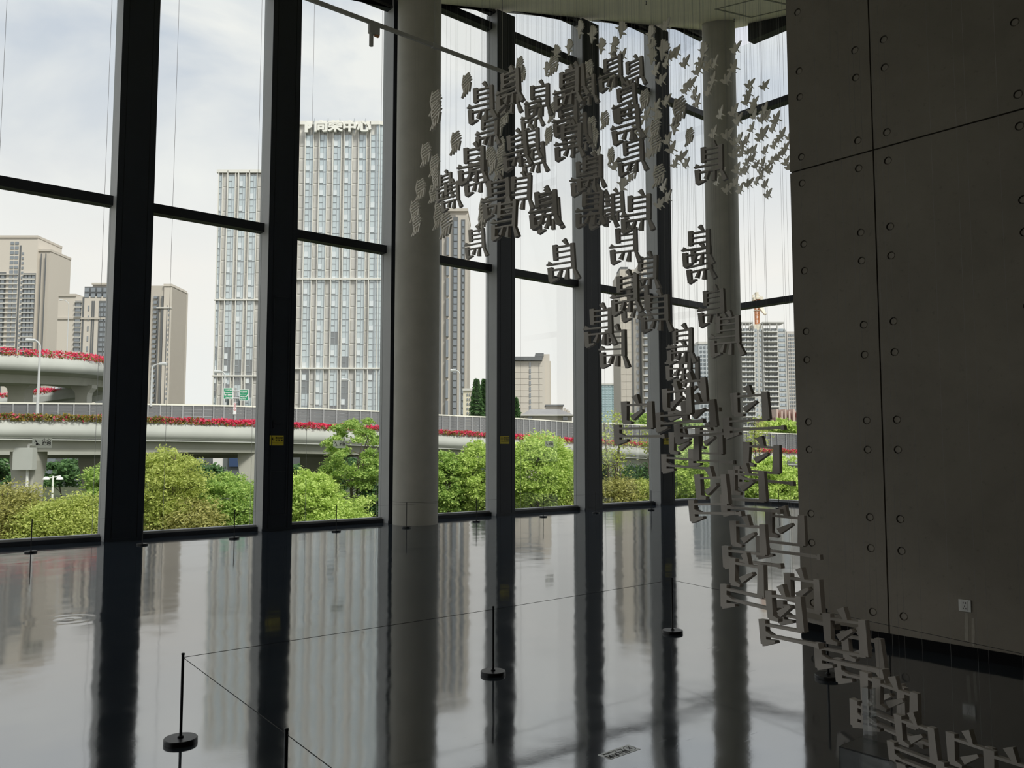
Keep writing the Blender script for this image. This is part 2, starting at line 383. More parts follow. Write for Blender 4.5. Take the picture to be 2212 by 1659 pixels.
# facade B beyond the corner column
MUB = [(2.9, 3.5), (6.0, 6.6), (9.0, 9.6), (11.7, 12.3)]
for i, (y0, y1) in enumerate(MUB):
    t = S(empty('trim_%d' % (len(MUL) + 1 + i), (XG - .5, (y0 + y1) / 2, 0)))
    bx(.012, .5, -.3, .3, 0, zc(XG - .55, y0) - .01).build('side_casing', M_SIDE, t)
    bx(0, .012, -.3, .3, 0, zc(XG - .55, y0) - .01).build('front_panel', M_FRONT, t)
eb = [v for m in MUB for v in m][1:] + [YG - .1]
for k in range(0, len(eb), 2):
    nwin += 1; y0, y1 = eb[k], eb[k + 1]; ym = (y0 + y1) / 2; h = (y1 - y0) / 2
    wn = S(empty('window_%d' % nwin, (XG, ym, 0))); top = zc(XG - .45, y0) - .02
    bx(-.42, .12, -h, h, 0, .075).build('bottom_frame', M_BLACK, wn)
    bx(-.05, .12, -h, h, .075, .11).build('glazing_bead', M_SIDE, wn)
    for z in (5.81, 11.65): 
        if z < top: bx(-.2, .1, -h, h, z - .085, z + .085).build('transom', M_BLACK, wn)
    zs = [.11, 5.725, 5.895, min(11.565, top)] + ([11.735, top] if top > 11.9 else [])
    for q in range(0, len(zs), 2): bx(-.008, .008, -h, h, zs[q], zs[q + 1]).build('pane', M_GLASS, wn)
    for u in (-h + .3, h - .35):
        MB().tube((-.03, u, .11), (-.03, u, top), .004, n=6).build('tension_cable', MATS['cable_steel'], wn)
    hd = 13.68 if y1 > 13 else top - .4; yr = (14.02 - ym) if y1 > 13 else h
    p = MB(); c4 = [(-.40, -h), (-.1, -h), (-.1, yr), (-.40, yr)]
    p.add([(u, v, hd) for u, v in c4] + [(u, v, zc(XG + u, ym + v) - .004) for u, v in c4], [(3, 2, 1, 0), (4, 5, 6, 7), (0, 1, 5, 4), (1, 2, 6, 5), (2, 3, 7, 6), (3, 0, 4, 7)])
    p.build('blind_box', M_BLACK, wn)
# columns
def column(x, y, r, label, seam):
    zt = zc(x, y); n = 48; v = []; 
    o = empty('round_column', (x, y, 0)); tag(o, label, 'column', 'round columns by the glass facade'); o['kind'] = 'structure'
    for part, z0, z1 in (('column_base', 0, seam - .003), ('column_shaft', seam + .003, None)):
        v = [(r * math.cos(2 * math.pi * k / n), r * math.sin(2 * math.pi * k / n), z0) for k in range(n)]
        v += [(p[0], p[1], z1 if z1 else zc(x + p[0], y + p[1])) for p in v[:n]]
        MB().add(v, [(k, (k + 1) % n, (k + 1) % n + n, k + n) for k in range(n)] + [tuple(range(n - 1, -1, -1)), tuple(range(n, 2 * n))]).build(part, M_COLUMN, o, smooth=True)
    MB().tube((0, 0, seam - .003), (0, 0, seam + .003), r - .004, n=48).build('column_seam', M_DARKWALL, o)
column(9.99, 14.83, .47, 'thick round concrete column standing by the long window wall', .47)
column(20.14, 14.32, .47, 'round concrete column at the far corner under the ceiling', .47)

# signs on glass and mullions
def white_sign(x, z, label):
    s = empty('glass_warning_sign', (x, YG - .009, z)); tag(s, label, 'sign', 'white warning signs on the glass')
    bx(-.145, .145, -.002, 0, -.063, .063).build('sign_face', M_FILM, s)
    rot = (math.pi / 2, 0, 0)
    text('lettering', '小心', .066, M_INK, s, (.065, -.003, .024), rot, .0006, .001)
    text('lettering', '玻璃', .066, M_INK, s, (.065, -.003, -.030), rot, .0006, .002)
    g = MB()                                         # figure bumping into a pane
    g.prism([(-.075 + .018 * math.cos(k * .7854), -.035 + .018 * math.sin(k * .7854)) for k in range(8)], -.0035, -.002)
    for poly in ([(-.107, .018), (-.092, .028), (-.066, -.008), (-.080, -.015)], [(-.107, .018), (-.112, -.012), (-.104, -.014), (-.097, .012)],
                 [(-.064, -.022), (-.030, -.042), (-.034, -.050), (-.066, -.036)], [(-.112, .046), (-.104, .050), (-.098, .034), (-.106, .030)]):
        g.prism(poly, -.0035, -.002)
    g.build('pictogram', M_INK, s)
    bx(-.09, .145, -.002, 0, -.095, -.067).build('sign_reflection', M_FILM, s)  # film strip standing in for the sign's reflection below it
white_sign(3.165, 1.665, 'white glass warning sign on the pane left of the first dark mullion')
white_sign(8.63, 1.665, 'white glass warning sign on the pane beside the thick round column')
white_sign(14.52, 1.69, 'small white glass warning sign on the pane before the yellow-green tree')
def yellow_sign(x, z, label):
    s = empty('yellow_notice', (x, YF, z)); tag(s, label, 'sign', 'yellow notices on the dark mullions')
    bx(-.14, .14, -.006, -.004, -.095, .095).build('sign_face', M_YELLOW, s); rot = (math.pi / 2, 0, 0)
    text('lettering', '请勿触碰', .042, M_INK, s, (.05, -.0065, .045), rot, .0004, .001)
    text('lettering', '玻 璃 幕', .042, M_INK, s, (.05, -.0065, -.002), rot, .0004, .001)
    g = MB()
    for k in range(24):
        a0, a1 = 2 * math.pi * k / 24, 2 * math.pi * (k + 1) / 24
        g.prism([(-.085 + r_ * math.cos(a), .025 + r_ * math.sin(a)) for r_, a in ((.036, a0), (.036, a1), (.032, a1), (.032, a0))], -.0065, -.006)
    g.prism([(-.098, .008), (-.072, .008), (-.072, .03), (-.078, .046), (-.092, .046), (-.098, .03)], -.0065, -.006)
    g.prism([(-.115, -.036), (-.09, -.05), (.13, -.05), (.13, -.045), (-.088, -.045), (-.112, -.032)], -.0065, -.006)
    g.build('pictogram', M_INK, s)
yellow_sign(7.11, 1.715, 'yellow warning notice on the wide mullion with the vent handle')
yellow_sign(12.80, 1.765, 'yellow warning notice on the mullion just right of the thick column')
yellow_sign(18.72, 1.775, 'yellow warning notice on the far mullion behind the hanging plates')
# sticker on the floor, upside down to us
a, b_ = Vector((3.22, 3.08, 0)), Vector((3.43, 3.10, 0)); cs = Vector((3.325, 3.055, 0))
stk = empty('floor_sticker', cs, math.radians(3)); 
stk = empty('floor_notice', (3.322, 3.052, 0), 0); COL.objects.unlink(bpy.data.objects['floor_sticker']); bpy.data.objects.remove(bpy.data.objects['floor_sticker'])
tag(stk, 'white notice sticker on the dark floor between the near posts', 'sticker')
bx(-.115, .115, -.043, .043, .0, .0012).build('sticker_face', mat('glossy_sticker', (.85, .85, .82), .3, ior=3.2), stk)
text('lettering', '禁止跨越', .040, M_INK, stk, (-.03, -.013, .0016), (0, 0, math.pi), .0003, .001)
text('lettering', 'No Crossing', .026, M_INK, stk, (-.028, .022, .0016), (0, 0, math.pi), .0003)
g = MB()
for k in range(24):
    a0, a1 = 2 * math.pi * k / 24, 2 * math.pi * (k + 1) / 24
    v = [(.078 + r_ * math.cos(a), r_ * math.sin(a), .0016) for r_, a in ((.033, a0), (.033, a1), (.030, a1), (.030, a0))]
    g.add(v, [(0, 1, 2, 3)])
for p0, p1 in (((.060, -.02), (.095, .022)), ((.068, .012), (.088, -.004)), ((.075, .018), (.080, -.018)), ((.085, .008), (.092, -.012))):
    d = (Vector(p1) - Vector(p0)).normalized(); s = Vector((-d.y, d.x)) * .0022
    g.add([(p0[0] + s.x, p0[1] + s.y, .0017), (p0[0] - s.x, p0[1] - s.y, .0017), (p1[0] - s.x, p1[1] - s.y, .0017), (p1[0] + s.x, p1[1] + s.y, .0017)], [(0, 1, 2, 3)])
g.build('pictogram', M_INK, stk)

# track light rail
rail = empty('track_light_rail', (8.0, 13.95, 9.87)); tag(rail, 'long grey suspended track rail crossing before the thick column', 'track rail')
bx(-5.5, 3.75, -.03, .03, -.035, .035).build('rail_bar', mat('rail_grey', (.40, .39, .38), .5), rail)
bx(1.72, 1.82, -.04, .04, -.05, .05).build('rail_coupler', MATS['rail_grey'], rail)
for u in (-4, -1.6, 1.77, 3.6): MB().tube((u, 0, .03), (u, 0, zc(8 + u, 13.95) - 9.87), .006, n=6).build('suspension_rod', M_WIRE, rail)
sp = empty('spotlight', (8.33, 13.95, 9.835)); tag(sp, 'small grey spotlight clipped under the suspended rail', 'spotlight')
bx(-.11, .11, -.04, .04, -.19, 0).build('adapter', MATS['rail_grey'], sp)
MB().tube((-.06, 0, -.19), (-.06, 0, -.44), .042, n=16).build('lamp_barrel', MATS['rail_grey'], sp, smooth=True)
bx(.02, .11, -.03, .03, -.215, -.19).build('orange_lit_tip', mat('orange_lit_tip', (.6, .25, .1), .5), sp)  # orange lamplight on the spotlight, painted as a coloured block
sl = empty('spotlight', (1.2, -.6, zc(1.2, -.6))); tag(sl, 'ceiling spotlight behind the viewer aimed at the lowest plates', 'spotlight')
MB().tube((0, 0, 0), (0, 0, -.35), .012, n=8).build('stem', MATS['rail_grey'], sl)
aim = (Vector((4.6, 2.5, .9)) - Vector((1.2, -.6, zc(1.2, -.6) - .4))).normalized()
MB().tube(Vector((0, 0, -.4)) - aim * .14, Vector((0, 0, -.4)) + aim * .06, .05, n=16).build('lamp_barrel', MATS['rail_grey'], sl, smooth=True)
ld = bpy.data.lights.new('spotlight_lamp', 'SPOT'); ld.energy = 48; ld.spot_size = math.radians(27); ld.spot_blend = .9; ld.color = (1, .90, .78); ld.shadow_soft_size = .05
lo = bpy.data.objects.new('spotlight_lamp', ld); COL.objects.link(lo); lo.parent = sl; lo.location = Vector((0, 0, -.4)) + aim * .1; lo.rotation_euler = aim.to_track_quat('-Z', 'Y').to_euler()
# dome cameras and sprinklers on the ceiling
def dome(px, py, label):
    p = on_ceiling(px, py); c_ = empty('dome_camera', p); tag(c_, label, 'security camera')
    MB().lathe([(.07, -.03), (.09, -.02), (.09, .03)], 24).build('housing', M_WHITE, c_, smooth=True)
    MB().lathe([(.012, -.105), (.04, -.09), (.062, -.06), (.066, -.028)], 24).build('dark_dome', mat('smoked_dome', (.01, .01, .012), .1), c_, smooth=True)
dome(1549, 47, 'white dome security camera on the ceiling near the far column')
for px, py, lb in ((1396, 2, 'small sprinkler head hanging from the pale ceiling at its front'), (1586, 40, 'small sprinkler head on the ceiling above the far column')):
    p = on_ceiling(px, py); c_ = empty('sprinkler_head', p); tag(c_, lb, 'sprinkler')
    MB().lathe([(.035, -.012), (.035, .02)], 16).build('rosette', M_WHITE, c_)
    MB().lathe([(.02, -.085), (.022, -.08), (.006, -.075), (.01, -.02), (.01, 0)], 12).build('nozzle', mat('nozzle_metal', (.1, .09, .08), .4, .7), c_)

# ---------------------------------------------------------------- barrier posts and cords
post_parts = [('base_disc', MB().lathe([(.085, 0), (.086, .003), (.086, .021), (.083, .025), (.02, .0255)], 40).mesh('base_disc', True)),
              ('collar', MB().lathe([(.016, .025), (.016, .032), (.010, .036)], 20).mesh('collar', True)),
              ('pole', MB().lathe([(.0075, .03), (.0075, .452), (.009, .455), (.009, .462), (.006, .464)], 16).mesh('pole', True))]
for _, me in post_parts: me.materials.append(M_POST)
def post(x, y, label, group, s=1.0):
    o = empty('barrier_post', (x, y, 0)); tag(o, label, 'barrier post', group)
    for n, me in post_parts:
        c_ = link(n, me, None, o)
        if n == 'pole' and s != 1: c_.scale = (1, 1, s)
near = [(1.66, 4.66, 'low black barrier post at the near left corner of the cordon'),
        (3.78, 4.64, 'low black barrier post in the middle of the near cord'),
        (5.77, 4.68, 'low black barrier post at the far corner of the near cordon'),
        (5.45, 3.09, 'low black barrier post in the dark before the concrete wall'),
        (1.535, 3.16, 'black barrier post cut off by the bottom edge of the picture')]
for x, y, l in near: post(x, y, l, 'posts of the near cordon')
far = [(2.85, 14.5), (4.44, 14.45), (5.97, 14.45), (7.95, 14.45), (9.36, 14.2), (11.28, 14.42), (13.25, 14.45), (14.98, 14.45), (16.79, 14.25), (18.34, 14.04), (19.72, 12.43)]
fl = ['before the shrubs at the left end of the window wall', 'at the foot of the first wide dark mullion', 'before the dark green tree left of the vent mullion',
      'before the tall slim tree, left of the thick column', 'standing in front of the thick round column', 'just right of the thick round column',
      'before the big yellow-green tree', 'in front of the fifth dark mullion', 'before the far shrubs, next to the sixth mullion',
      'behind the hanging plates near the far column', 'by the short glass wall beyond the far column']
for (x, y), l in zip(far, fl): post(x, y, 'low black barrier post ' + l, 'posts along the window wall', 1.07)
def rope(pts, label):
    b = MB()
    for a, c_ in zip(pts, pts[1:]): b.tube(a, c_, .0017, n=6)
    tag(b.build('barrier_rope', M_CORD), label, 'cord')
rope([(1.42, 1.70, .43), (1.535, 3.16, .44), (1.66, 4.66, .44), (3.78, 4.64, .44), (5.77, 4.68, .44), (5.45, 3.09, .44), (5.1, 1.5, .44)], 'thin black cord strung between the near barrier posts')
rope([(-1.5, 14.5, .455)] + [(x, y, .455) for x, y in far], 'thin black cord strung along the posts by the window wall')
post(1.42, 1.70, 'low black barrier post just outside the bottom of the picture', 'posts of the near cordon')

# clear acrylic stand under the lowest plates
M_ACR = glass('clear_acrylic', (.90, .92, .92), .9)
st = empty('acrylic_stand', (3.80, 1.62, 0)); tag(st, 'clear acrylic box and rod standing on the floor under the lowest plates', 'stand')
def shell(x0, x1, y0, y1, z0, z1, t=.006):
    b = bx(x0, x1, y0, y1, z1 - t, z1)
    b.box(x0, x0 + t, y0, y1, z0, z1 - t); b.box(x1 - t, x1, y0, y1, z0, z1 - t); b.box(x0, x1, y0, y0 + t, z0, z1 - t); b.box(x0, x1, y1 - t, y1, z0, z1 - t)
    return b
shell(-.09, .11, -.5, .44, 0, .2).build('acrylic_box', M_ACR, st)
bx(.038, .082, .345, .389, .2, .45).build('acrylic_rod', glass('acrylic_rod', (.93, .95, .95), 4.0), st)
bx(.036, .084, .343, .391, .325, .331).build('rod_joint', M_ACR, st)
bx(-.085, .105, -.5, .435, .2, .2015).build('box_lid', mat('frosted_edge', (.11, .11, .105), .3), st)

# ---------------------------------------------------------------- hanging cut-out plates (generic lattice pieces and birds)
def bar(x0, z0, x1, z1, w0, w1):
    d = Vector((x1 - x0, z1 - z0)).normalized(); s = Vector((-d.y, d.x))
    return [(x0 + s.x * w0, z0 + s.y * w0), (x0 - s.x * w0, z0 - s.y * w0), (x1 - s.x * w1, z1 - s.y * w1), (x1 + s.x * w1, z1 + s.y * w1)]
def cutout(name, polys, th, size, m, wx=1.0):
    b = MB()
    for k, p in enumerate(polys):
        t = th * (1 + .012 * k); b.prism([(x * size * wx, z * size) for x, z in p], -t / 2, t / 2)
    me = b.mesh(name); bm = bmesh.new(); bm.from_mesh(me); bmesh.ops.recalc_face_normals(bm, faces=bm.faces); bm.to_mesh(me); bm.free()
    me.materials.append(m); return me
# tapered-stroke rail frame, outer bracket on the left
OPEN = [bar(.30, .36, .31, -.13, .048, .062), bar(.34, .31, -.25, .31, .018, .020), bar(-.21, .38, -.20, -.02, .062, .050), bar(-.22, .0, -.06, -.03, .050, .022),
        bar(.08, .31, -.0, .48, .024, .058), bar(.16, .20, -.05, .06, .022, .050), bar(.34, -.13, -.38, -.13, .020, .018), bar(-.36, -.06, -.35, -.42, .060, .054),
        bar(-.38, -.40, -.14, -.35, .055, .020), bar(.58, -.28, -.34, -.28, .024, .017), bar(-.20, -.28, -.33, -.25, .02, .045), bar(.57, -.24, .57, -.32, .018, .028)]
# tapered-stroke lattice with three pegs and an outer bracket on the left
LADDER = [bar(.24, .38, .25, -.20, .042, .048), bar(.28, .34, -.22, .34, .018, .018), bar(-.18, .40, -.17, .04, .052, .046), bar(.12, .36, .04, .49, .022, .050),
          bar(.24, .22, -.17, .22, .015, .015), bar(.24, .09, -.17, .09, .016, .016), bar(.24, -.045, -.39, -.045, .016, .018), bar(-.27, -.035, -.35, -.01, .016, .05),
          bar(.26, -.18, -.34, -.18, .018, .018), bar(-.31, -.11, -.29, -.44, .056, .050), bar(-.31, -.43, -.12, -.39, .050, .015),
          bar(.26, -.20, .36, -.46, .024, .050), bar(.11, -.20, .08, -.43, .016, .046), bar(-.04, -.20, -.11, -.36, .016, .042)]
# slim comb: bent spine, slanting teeth and three loose prongs
COMB = [bar(-.10, .46, -.20, .08, .024, .034), bar(-.20, .10, -.10, -.30, .034, .026), bar(-.13, .34, .20, .47, .020, .014), bar(-.16, .22, .24, .37, .020, .014), bar(-.19, .09, .30, .27, .022, .016),
        bar(-.18, -.03, .34, .15, .022, .016), bar(-.15, -.15, .30, .02, .022, .022), bar(.28, .04, .18, -.34, .030, .036),
        bar(-.10, -.24, -.26, -.48, .022, .030), bar(-.02, -.14, -.10, -.46, .018, .028), bar(.10, -.10, .03, -.40, .018, .028)]
# plume: a slim body carrying one notched wing
PLUME = [[(-.18, .12), (-.10, .20), (.02, .12), (.12, -.06), (.06, -.28), (-.02, -.48), (-.07, -.47), (-.10, -.20)],
         [(-.10, .14), (-.08, .46), (.0, .52), (.02, .40), (.12, .48), (.13, .34), (.23, .38), (.22, .24), (.32, .24), (.28, .10), (.36, .06), (.24, -.06), (.08, -.12), (.0, .0)],
         [(-.16, .14), (-.32, .20), (-.28, .12), (-.15, .06)], [(.02, -.18), (.20, -.22), (.30, -.34), (.16, -.30), (.03, -.28)]]
# bird in flight: body, raised wing, far wing, tail
BIRD = [[(-.50, .02), (-.40, .10), (-.28, .10), (-.10, -.02), (.12, -.12), (.14, -.22), (-.06, -.30), (-.22, -.26), (-.34, -.10), (-.42, .0)],
        [(-.20, .0), (.02, .22), (.30, .50), (.42, .52), (.34, .20), (.20, -.06), (.06, -.20)],
        [(-.12, .06), (-.16, .30), (-.05, .44), (.02, .22), (.0, .0)],
        [(.06, -.14), (.22, -.16), (.36, -.30), (.48, -.32), (.40, -.24), (.26, -.08), (.10, -.06)],
        [(-.16, -.24), (-.02, -.30), (.06, -.42), (.14, -.44), (.06, -.26), (-.02, -.20)]]
PL = {'A': ('open_frame_plate', cutout('open_frame_plate', OPEN, .034, .40, M_PLATE, 1.2), .40, 'plate'),
      'B': ('ladder_plate', cutout('ladder_plate', LADDER, .034, .39, M_PLATE, 1.12), .40, 'plate'),
      'S': ('comb_plate', cutout('comb_plate', COMB, .030, .32, M_SMALL), .32, 'plate'),
      'F': ('plume_plate', cutout('plume_plate', PLUME, .030, .32, M_SMALL), .32, 'plate'),
      'W': ('bird_cutout', cutout('bird_cutout', BIRD, .024, .26, M_SMALL), .26, 'bird ornament')}
def conv(s, x0, y0, k, t, h0=None):
    out = []
    for e in s.split():
        v = [float(q) for q in e.split(',')]; out.append((x0 + v[0] / k, y0 + v[1] / k, (v[2] if len(v) > 2 else h0) / k, t))
    return out
items = []
items += conv('340,350,420 720,455,430 600,580,450 1000,740,460 1120,850,430 1250,1160,480 1330,1190,450 1480,1430,440 1840,1570,470 2120,1700,500', 1500, 1150, 3.107, 'A')
items += conv('390,450,400 690,350,400 1230,390,420 790,270,380 850,440,400 740,680,380 1310,770,420 930,640,370 950,1010,440 1210,980,430 1490,1300,440 1220,1370,440', 1260, 780, 3.456, 'A')
items += conv('245,605,360 840,215,370 740,470,345 1320,490,350 1340,620,335 910,690,335 750,860,380 830,930,345 990,1010,365 540,1120,370 655,1290,370 1440,965,350 1550,1190,390 1190,1270,345 1180,1400,345 1240,1490,330 470,180,350 565,200,330 100,190,340 650,170,300', 1150, 400, 3.686, 'B')
items += conv('440,560,320 610,570,300 550,790,330 560,960,350 600,1210,340 1210,1270,350 150,640,330 240,710,300 100,920,310 160,1010,320 280,1340,330', 1200, 0, 3.607, 'B')
items += conv('540,660,280 715,560,290 710,625,260 580,830,270 480,1050,290 505,1130,260 340,1250,220 300,1190,210 500,1550,225 900,640,260 860,730,235 1090,560,300 1080,750,260 760,960,280 840,920,250 875,1010,250 1100,900,280 1180,880,220 640,1260,300 690,1400,300 780,1230,280 940,1330,290 970,1370,260 1200,1130,270', 860, 0, 2.962, 'B')
items += conv('235,660,170 240,740,190 435,545,160 365,915,160 175,990,160 230,1060,150 240,1150,150 140,1215,150 105,1350,150 118,1440,150 260,1330,140 255,1400,150 302,1445,170 225,1240,130 552,1350,190 535,1410,150 775,430,140 790,480,120 730,480,110 990,420,140 1215,450,140 1235,570,140 585,1000,140 655,1000,130 640,1085,140 605,1040,150 680,750,130 640,830,140 960,870,130 980,720,130 660,930,110 1235,800,120 1250,880,120', 860, 0, 2.962, 'S')
items += conv('440,640,140 690,780,180 960,860,230 1040,1065,150 770,1010,180 775,1130,180 800,1370,190 590,1345,160 380,935,150 430,1215,140', 1200, 0, 3.607, 'S')
items += conv('190,230,150 285,270,150 105,370,140 510,230,150 355,360,140 460,350,140 445,420,140 740,270,160 745,360,140 750,440,140 835,390,180 1150,400,160 5,410,130 790,920,140 520,1440,150 925,985,150 -70,540,120', 1200, 0, 3.607, 'F')
items += conv('855,200 515,440 900,430 860,490 935,415 1005,490 1130,480 1105,550 1240,495 1180,520 1400,380 1385,530 1330,620 1225,625 1190,715 1050,655 1010,695 1080,740 1100,800 780,550 820,625 860,790 785,835 1285,890 1385,870 1420,935 '
              '1510,660,96 1625,670,96 1500,735,96 1485,790,96 1545,800,96 1530,855,96 1625,860 1610,920 1715,930 1525,1000,90 1610,1045,130 1760,1050,100 1690,1000,96 1822,1070,80 1230,1040 1335,1050 1430,1085,100 1450,1135,96 1395,1105,96 1485,1095,96 1390,1200,100 1445,1195,86 1540,1170,86 1630,1175,86 1700,1130,90 1790,1150,86 1685,1255,90 1730,1225,90 1530,1235,86 1490,1265,86 1410,1320,96 1445,1340,90 1560,1290,80 1640,1310,80 1615,1265,80 1795,1265,86 1815,1300,80 1600,1370,86 1565,1415,80 1500,1430,100 1630,1440,86 1395,1425,96 1435,1480,96 1335,1475,100 1652,1515,90 1255,1420,80 1480,1330,80 1665,1330,76 1590,1325,76 '
              '870,1090 900,1160 930,1275,100 980,1220 1015,1275,100 705,900 640,985 685,1045 615,1030 300,1180,100 335,1200,100 460,1290 840,1455 870,1540 810,1590 725,1195 1300,1345,76 1650,905,90 1585,1075,90 1500,1180,80 1735,1085,86 1545,900,90 1770,1190,80', 1200, 0, 3.607, 'W', 112)
wire_me = MB().tube((0, 0, 0), (0, 0, 1), 1.0, n=5, caps=False).mesh('hanging_wire'); wire_me.materials.append(M_WIRE)
placed = []
ORD = ['first', 'second', 'third', 'fourth', 'fifth', 'sixth', 'seventh', 'eighth', 'ninth', 'tenth', 'eleventh', 'twelfth', 'thirteenth', 'fourteenth', 'fifteenth',
       'sixteenth', 'seventeenth', 'eighteenth', 'nineteenth', 'twentieth']
def ordinal(k):
    if k < 20: return ORD[k]
    t = ['twenty', 'thirty', 'forty', 'fifty', 'sixty', 'seventy', 'eighty', 'ninety'][(k + 1) // 10 - 2]
    return (t[:-1] + 'ieth') if (k + 1) % 10 == 0 else t + '-' + ORD[(k + 1) % 10 - 1]
ZONES = [(962, 'before the thick round column'), (1063, 'before the pane beside the thick column'), (1117, 'before the fourth dark mullion'), (1245, 'before the pane right of the fourth mullion'),
         (1300, 'before the fifth dark mullion'), (1405, 'before the pane right of the fifth mullion'), (1455, 'before the sixth dark mullion'), (1540, 'before the pane left of the far column'),
         (1606, 'before the far round column'), (1712, 'before the short glass wall past the far column'), (3000, 'before the concrete wall')]
zone_of = lambda x: next(z for lim, z in ZONES if x < lim)
WHAT = {'A': 'grey rail plate', 'B': 'dark ladder plate', 'S': 'pale comb plate', 'F': 'pale plume plate', 'W': 'pale flying bird'}
ranks = {}
for it in sorted(items, key=lambda t: t[1]):
    ranks.setdefault((it[3], zone_of(it[0])), []).append(it)
for it in items:
    px, py, hp, t = it; name, me, size, cat = PL[t]
    D = FPX * size / hp
    if t == 'A': D *= .96
    dmax = (EYE - .26) * FPX / max(py - HOR, 1) if py > 1300 else 18.5
    D = max(3.1, min(D, 18.5, dmax)); D0 = D
    st_ = .14 if hp < 60 or t in 'SFW' else .10
    for k in range(60):
        D = D0 + ((k + 1) // 2) * st_ * (1 if k % 2 else -1)
        if not 3.0 < D < dmax + .001: continue
        p = P(px, py, D); rad = size * .62
        if all((p - q).length > .62 * (rad + r2) * (.8 if t == 'W' else .7 if t == 'A' else 1) for q, r2 in placed) and p.z < zc(p.x, p.y) - .6: break
    scl = min(1.15, max(.66, hp * D / (FPX * size)))
    placed.append((p, rad))
    a = np.interp(py, [150, 500, 900, 1300, 1650], [50, 52, 40, 31, 27]) + rnd.uniform(-7, 7)
    if t in 'SF': a += rnd.uniform(-14, 14)
    if t == 'W': a += rnd.uniform(-25, 15)
    d = -(F * math.cos(math.radians(a)) - R * math.sin(math.radians(a)))   # local +x, towards the camera side
    rz = math.atan2(d.y, d.x)
    o = link(name, me, None, None, p, (rnd.uniform(-.05, .05), rnd.uniform(-.06, .06) if t != 'W' else rnd.uniform(-.25, .25), rz))
    o.scale = (scl, scl, scl)
    z = zone_of(px); lst = ranks[(t, z)]; k = lst.index(it)
    lb = WHAT[t] + ' ' + z + (', %s from top' % ordinal(k) if len(lst) > 1 else '')
    tag(o, lb, cat, {'A': 'open-frame plates of the rising stream', 'B': 'ladder plates of the hanging cloud', 'S': 'comb plates hanging in the cloud', 'F': 'plume plates at the top of the cloud', 'W': 'flock of hanging birds'}[t])
    for u in ((-.22, .22) if t in 'AB' else (0,)):
        z0 = .30 * size; wx = o.rotation_euler
        c_ = bpy.data.objects.new('hanging_wire', wire_me); COL.objects.link(c_); c_.parent = o
        R3 = o.rotation_euler.to_matrix(); base_p = p + R3 @ Vector((u * size, 0, z0)) * scl
        top_z = zc(base_p.x, base_p.y); L = (top_z - base_p.z) / scl
        up_l = R3.inverted() @ Vector((0, 0, 1))
        c_.location = (u * size, 0, z0); c_.rotation_mode = 'QUATERNION'; c_.rotation_quaternion = up_l.to_track_quat('Z', 'Y'); c_.scale = (.0006, .0006, L)

# ---------------------------------------------------------------- outside: ground, overpass, towers, trees
GZ = -5.0
M_GROUND = mat('ground_cover', (.055, .065, .03), .95, var=.4, scale=.15)
S(bx(-350, 900, 16.6, 1100, GZ - .5, GZ).build('ground', M_GROUND))
S(bx(22.3, 900, -300, 16.6, GZ - .5, GZ).build('ground', M_GROUND))
M_BRIDGE = mat('bridge_concrete', (.44, .45, .42), .8, var=.07, scale=.35)
M_BRIDGE2 = mat('bridge_girder', (.40, .40, .35), .8, var=.09, scale=.3)
M_PIER = mat('pier_concrete', (.48, .47, .42), .85, var=.08, scale=.4)
def sweep(path, prof, closed=True):
    pts = [Vector(p) for p in path]; b = MB(); m = len(prof); v = []
    for i, p in enumerate(pts):
        d = (pts[min(i + 1, len(pts) - 1)] - pts[max(i - 1, 0)]); d.z = 0; d.normalize(); n = Vector((d.y, -d.x, 0))   # n points to the camera side
        for a, z in prof: v.append(p + n * a + Z * z)
    f = []
    for i in range(len(pts) - 1):
        for k in range(m if closed else m - 1): f.append((i * m + k, i * m + (k + 1) % m, (i + 1) * m + (k + 1) % m, (i + 1) * m + k))
    f += [tuple(range(m)), tuple(range(len(pts) * m - 1, (len(pts) - 1) * m - 1, -1))]
    b.add(v, f); return b
def resample(pts, n):
    pts = [Vector(p) for p in pts]; out = []
    m = len(pts) - 1
    for i in range(n + 1):
        t = i / n * m; k = min(int(t), m - 1); u = t - k
        p0, p1, p2, p3 = pts[max(k - 1, 0)], pts[k], pts[k + 1], pts[min(k + 2, m)]
        out.append(.5 * ((2 * p1) + (p2 - p0) * u + (2 * p0 - 5 * p1 + 4 * p2 - p3) * u * u + (3 * p1 - p0 - 3 * p2 + p3) * u ** 3))
    return out
def leaf_mesh(name, C, size, m, tint=None, flat=.5, seed=0):
    C = np.asarray(C, float); n = len(C); rg = np.random.default_rng(seed)
    a = rg.normal(size=(n, 3)); a[:, 2] *= flat; a /= np.linalg.norm(a, axis=1)[:, None] + 1e-9
    r = rg.normal(size=(n, 3)); b = np.cross(a, r); b /= np.linalg.norm(b, axis=1)[:, None] + 1e-9
    s = size * rg.uniform(.6, 1.35, size=(n, 1)); a *= s; b *= s * .5
    V = np.stack([C - a, C + b - a * .1, C + a, C - b - a * .1], 1).reshape(-1, 3)
    me = bpy.data.meshes.new(name); me.vertices.add(4 * n); me.vertices.foreach_set('co', V.ravel())
    me.loops.add(4 * n); me.loops.foreach_set('vertex_index', np.arange(4 * n)); me.polygons.add(n); me.polygons.foreach_set('loop_start', np.arange(n) * 4)
    me.update(calc_edges=True)
    at = me.attributes.new('tint', 'FLOAT', 'POINT'); tv = rg.uniform(0, 1, n) if tint is None else np.asarray(tint); at.data.foreach_set('value', np.repeat(tv, 4).astype(np.float32))
    me.materials.append(m); return me

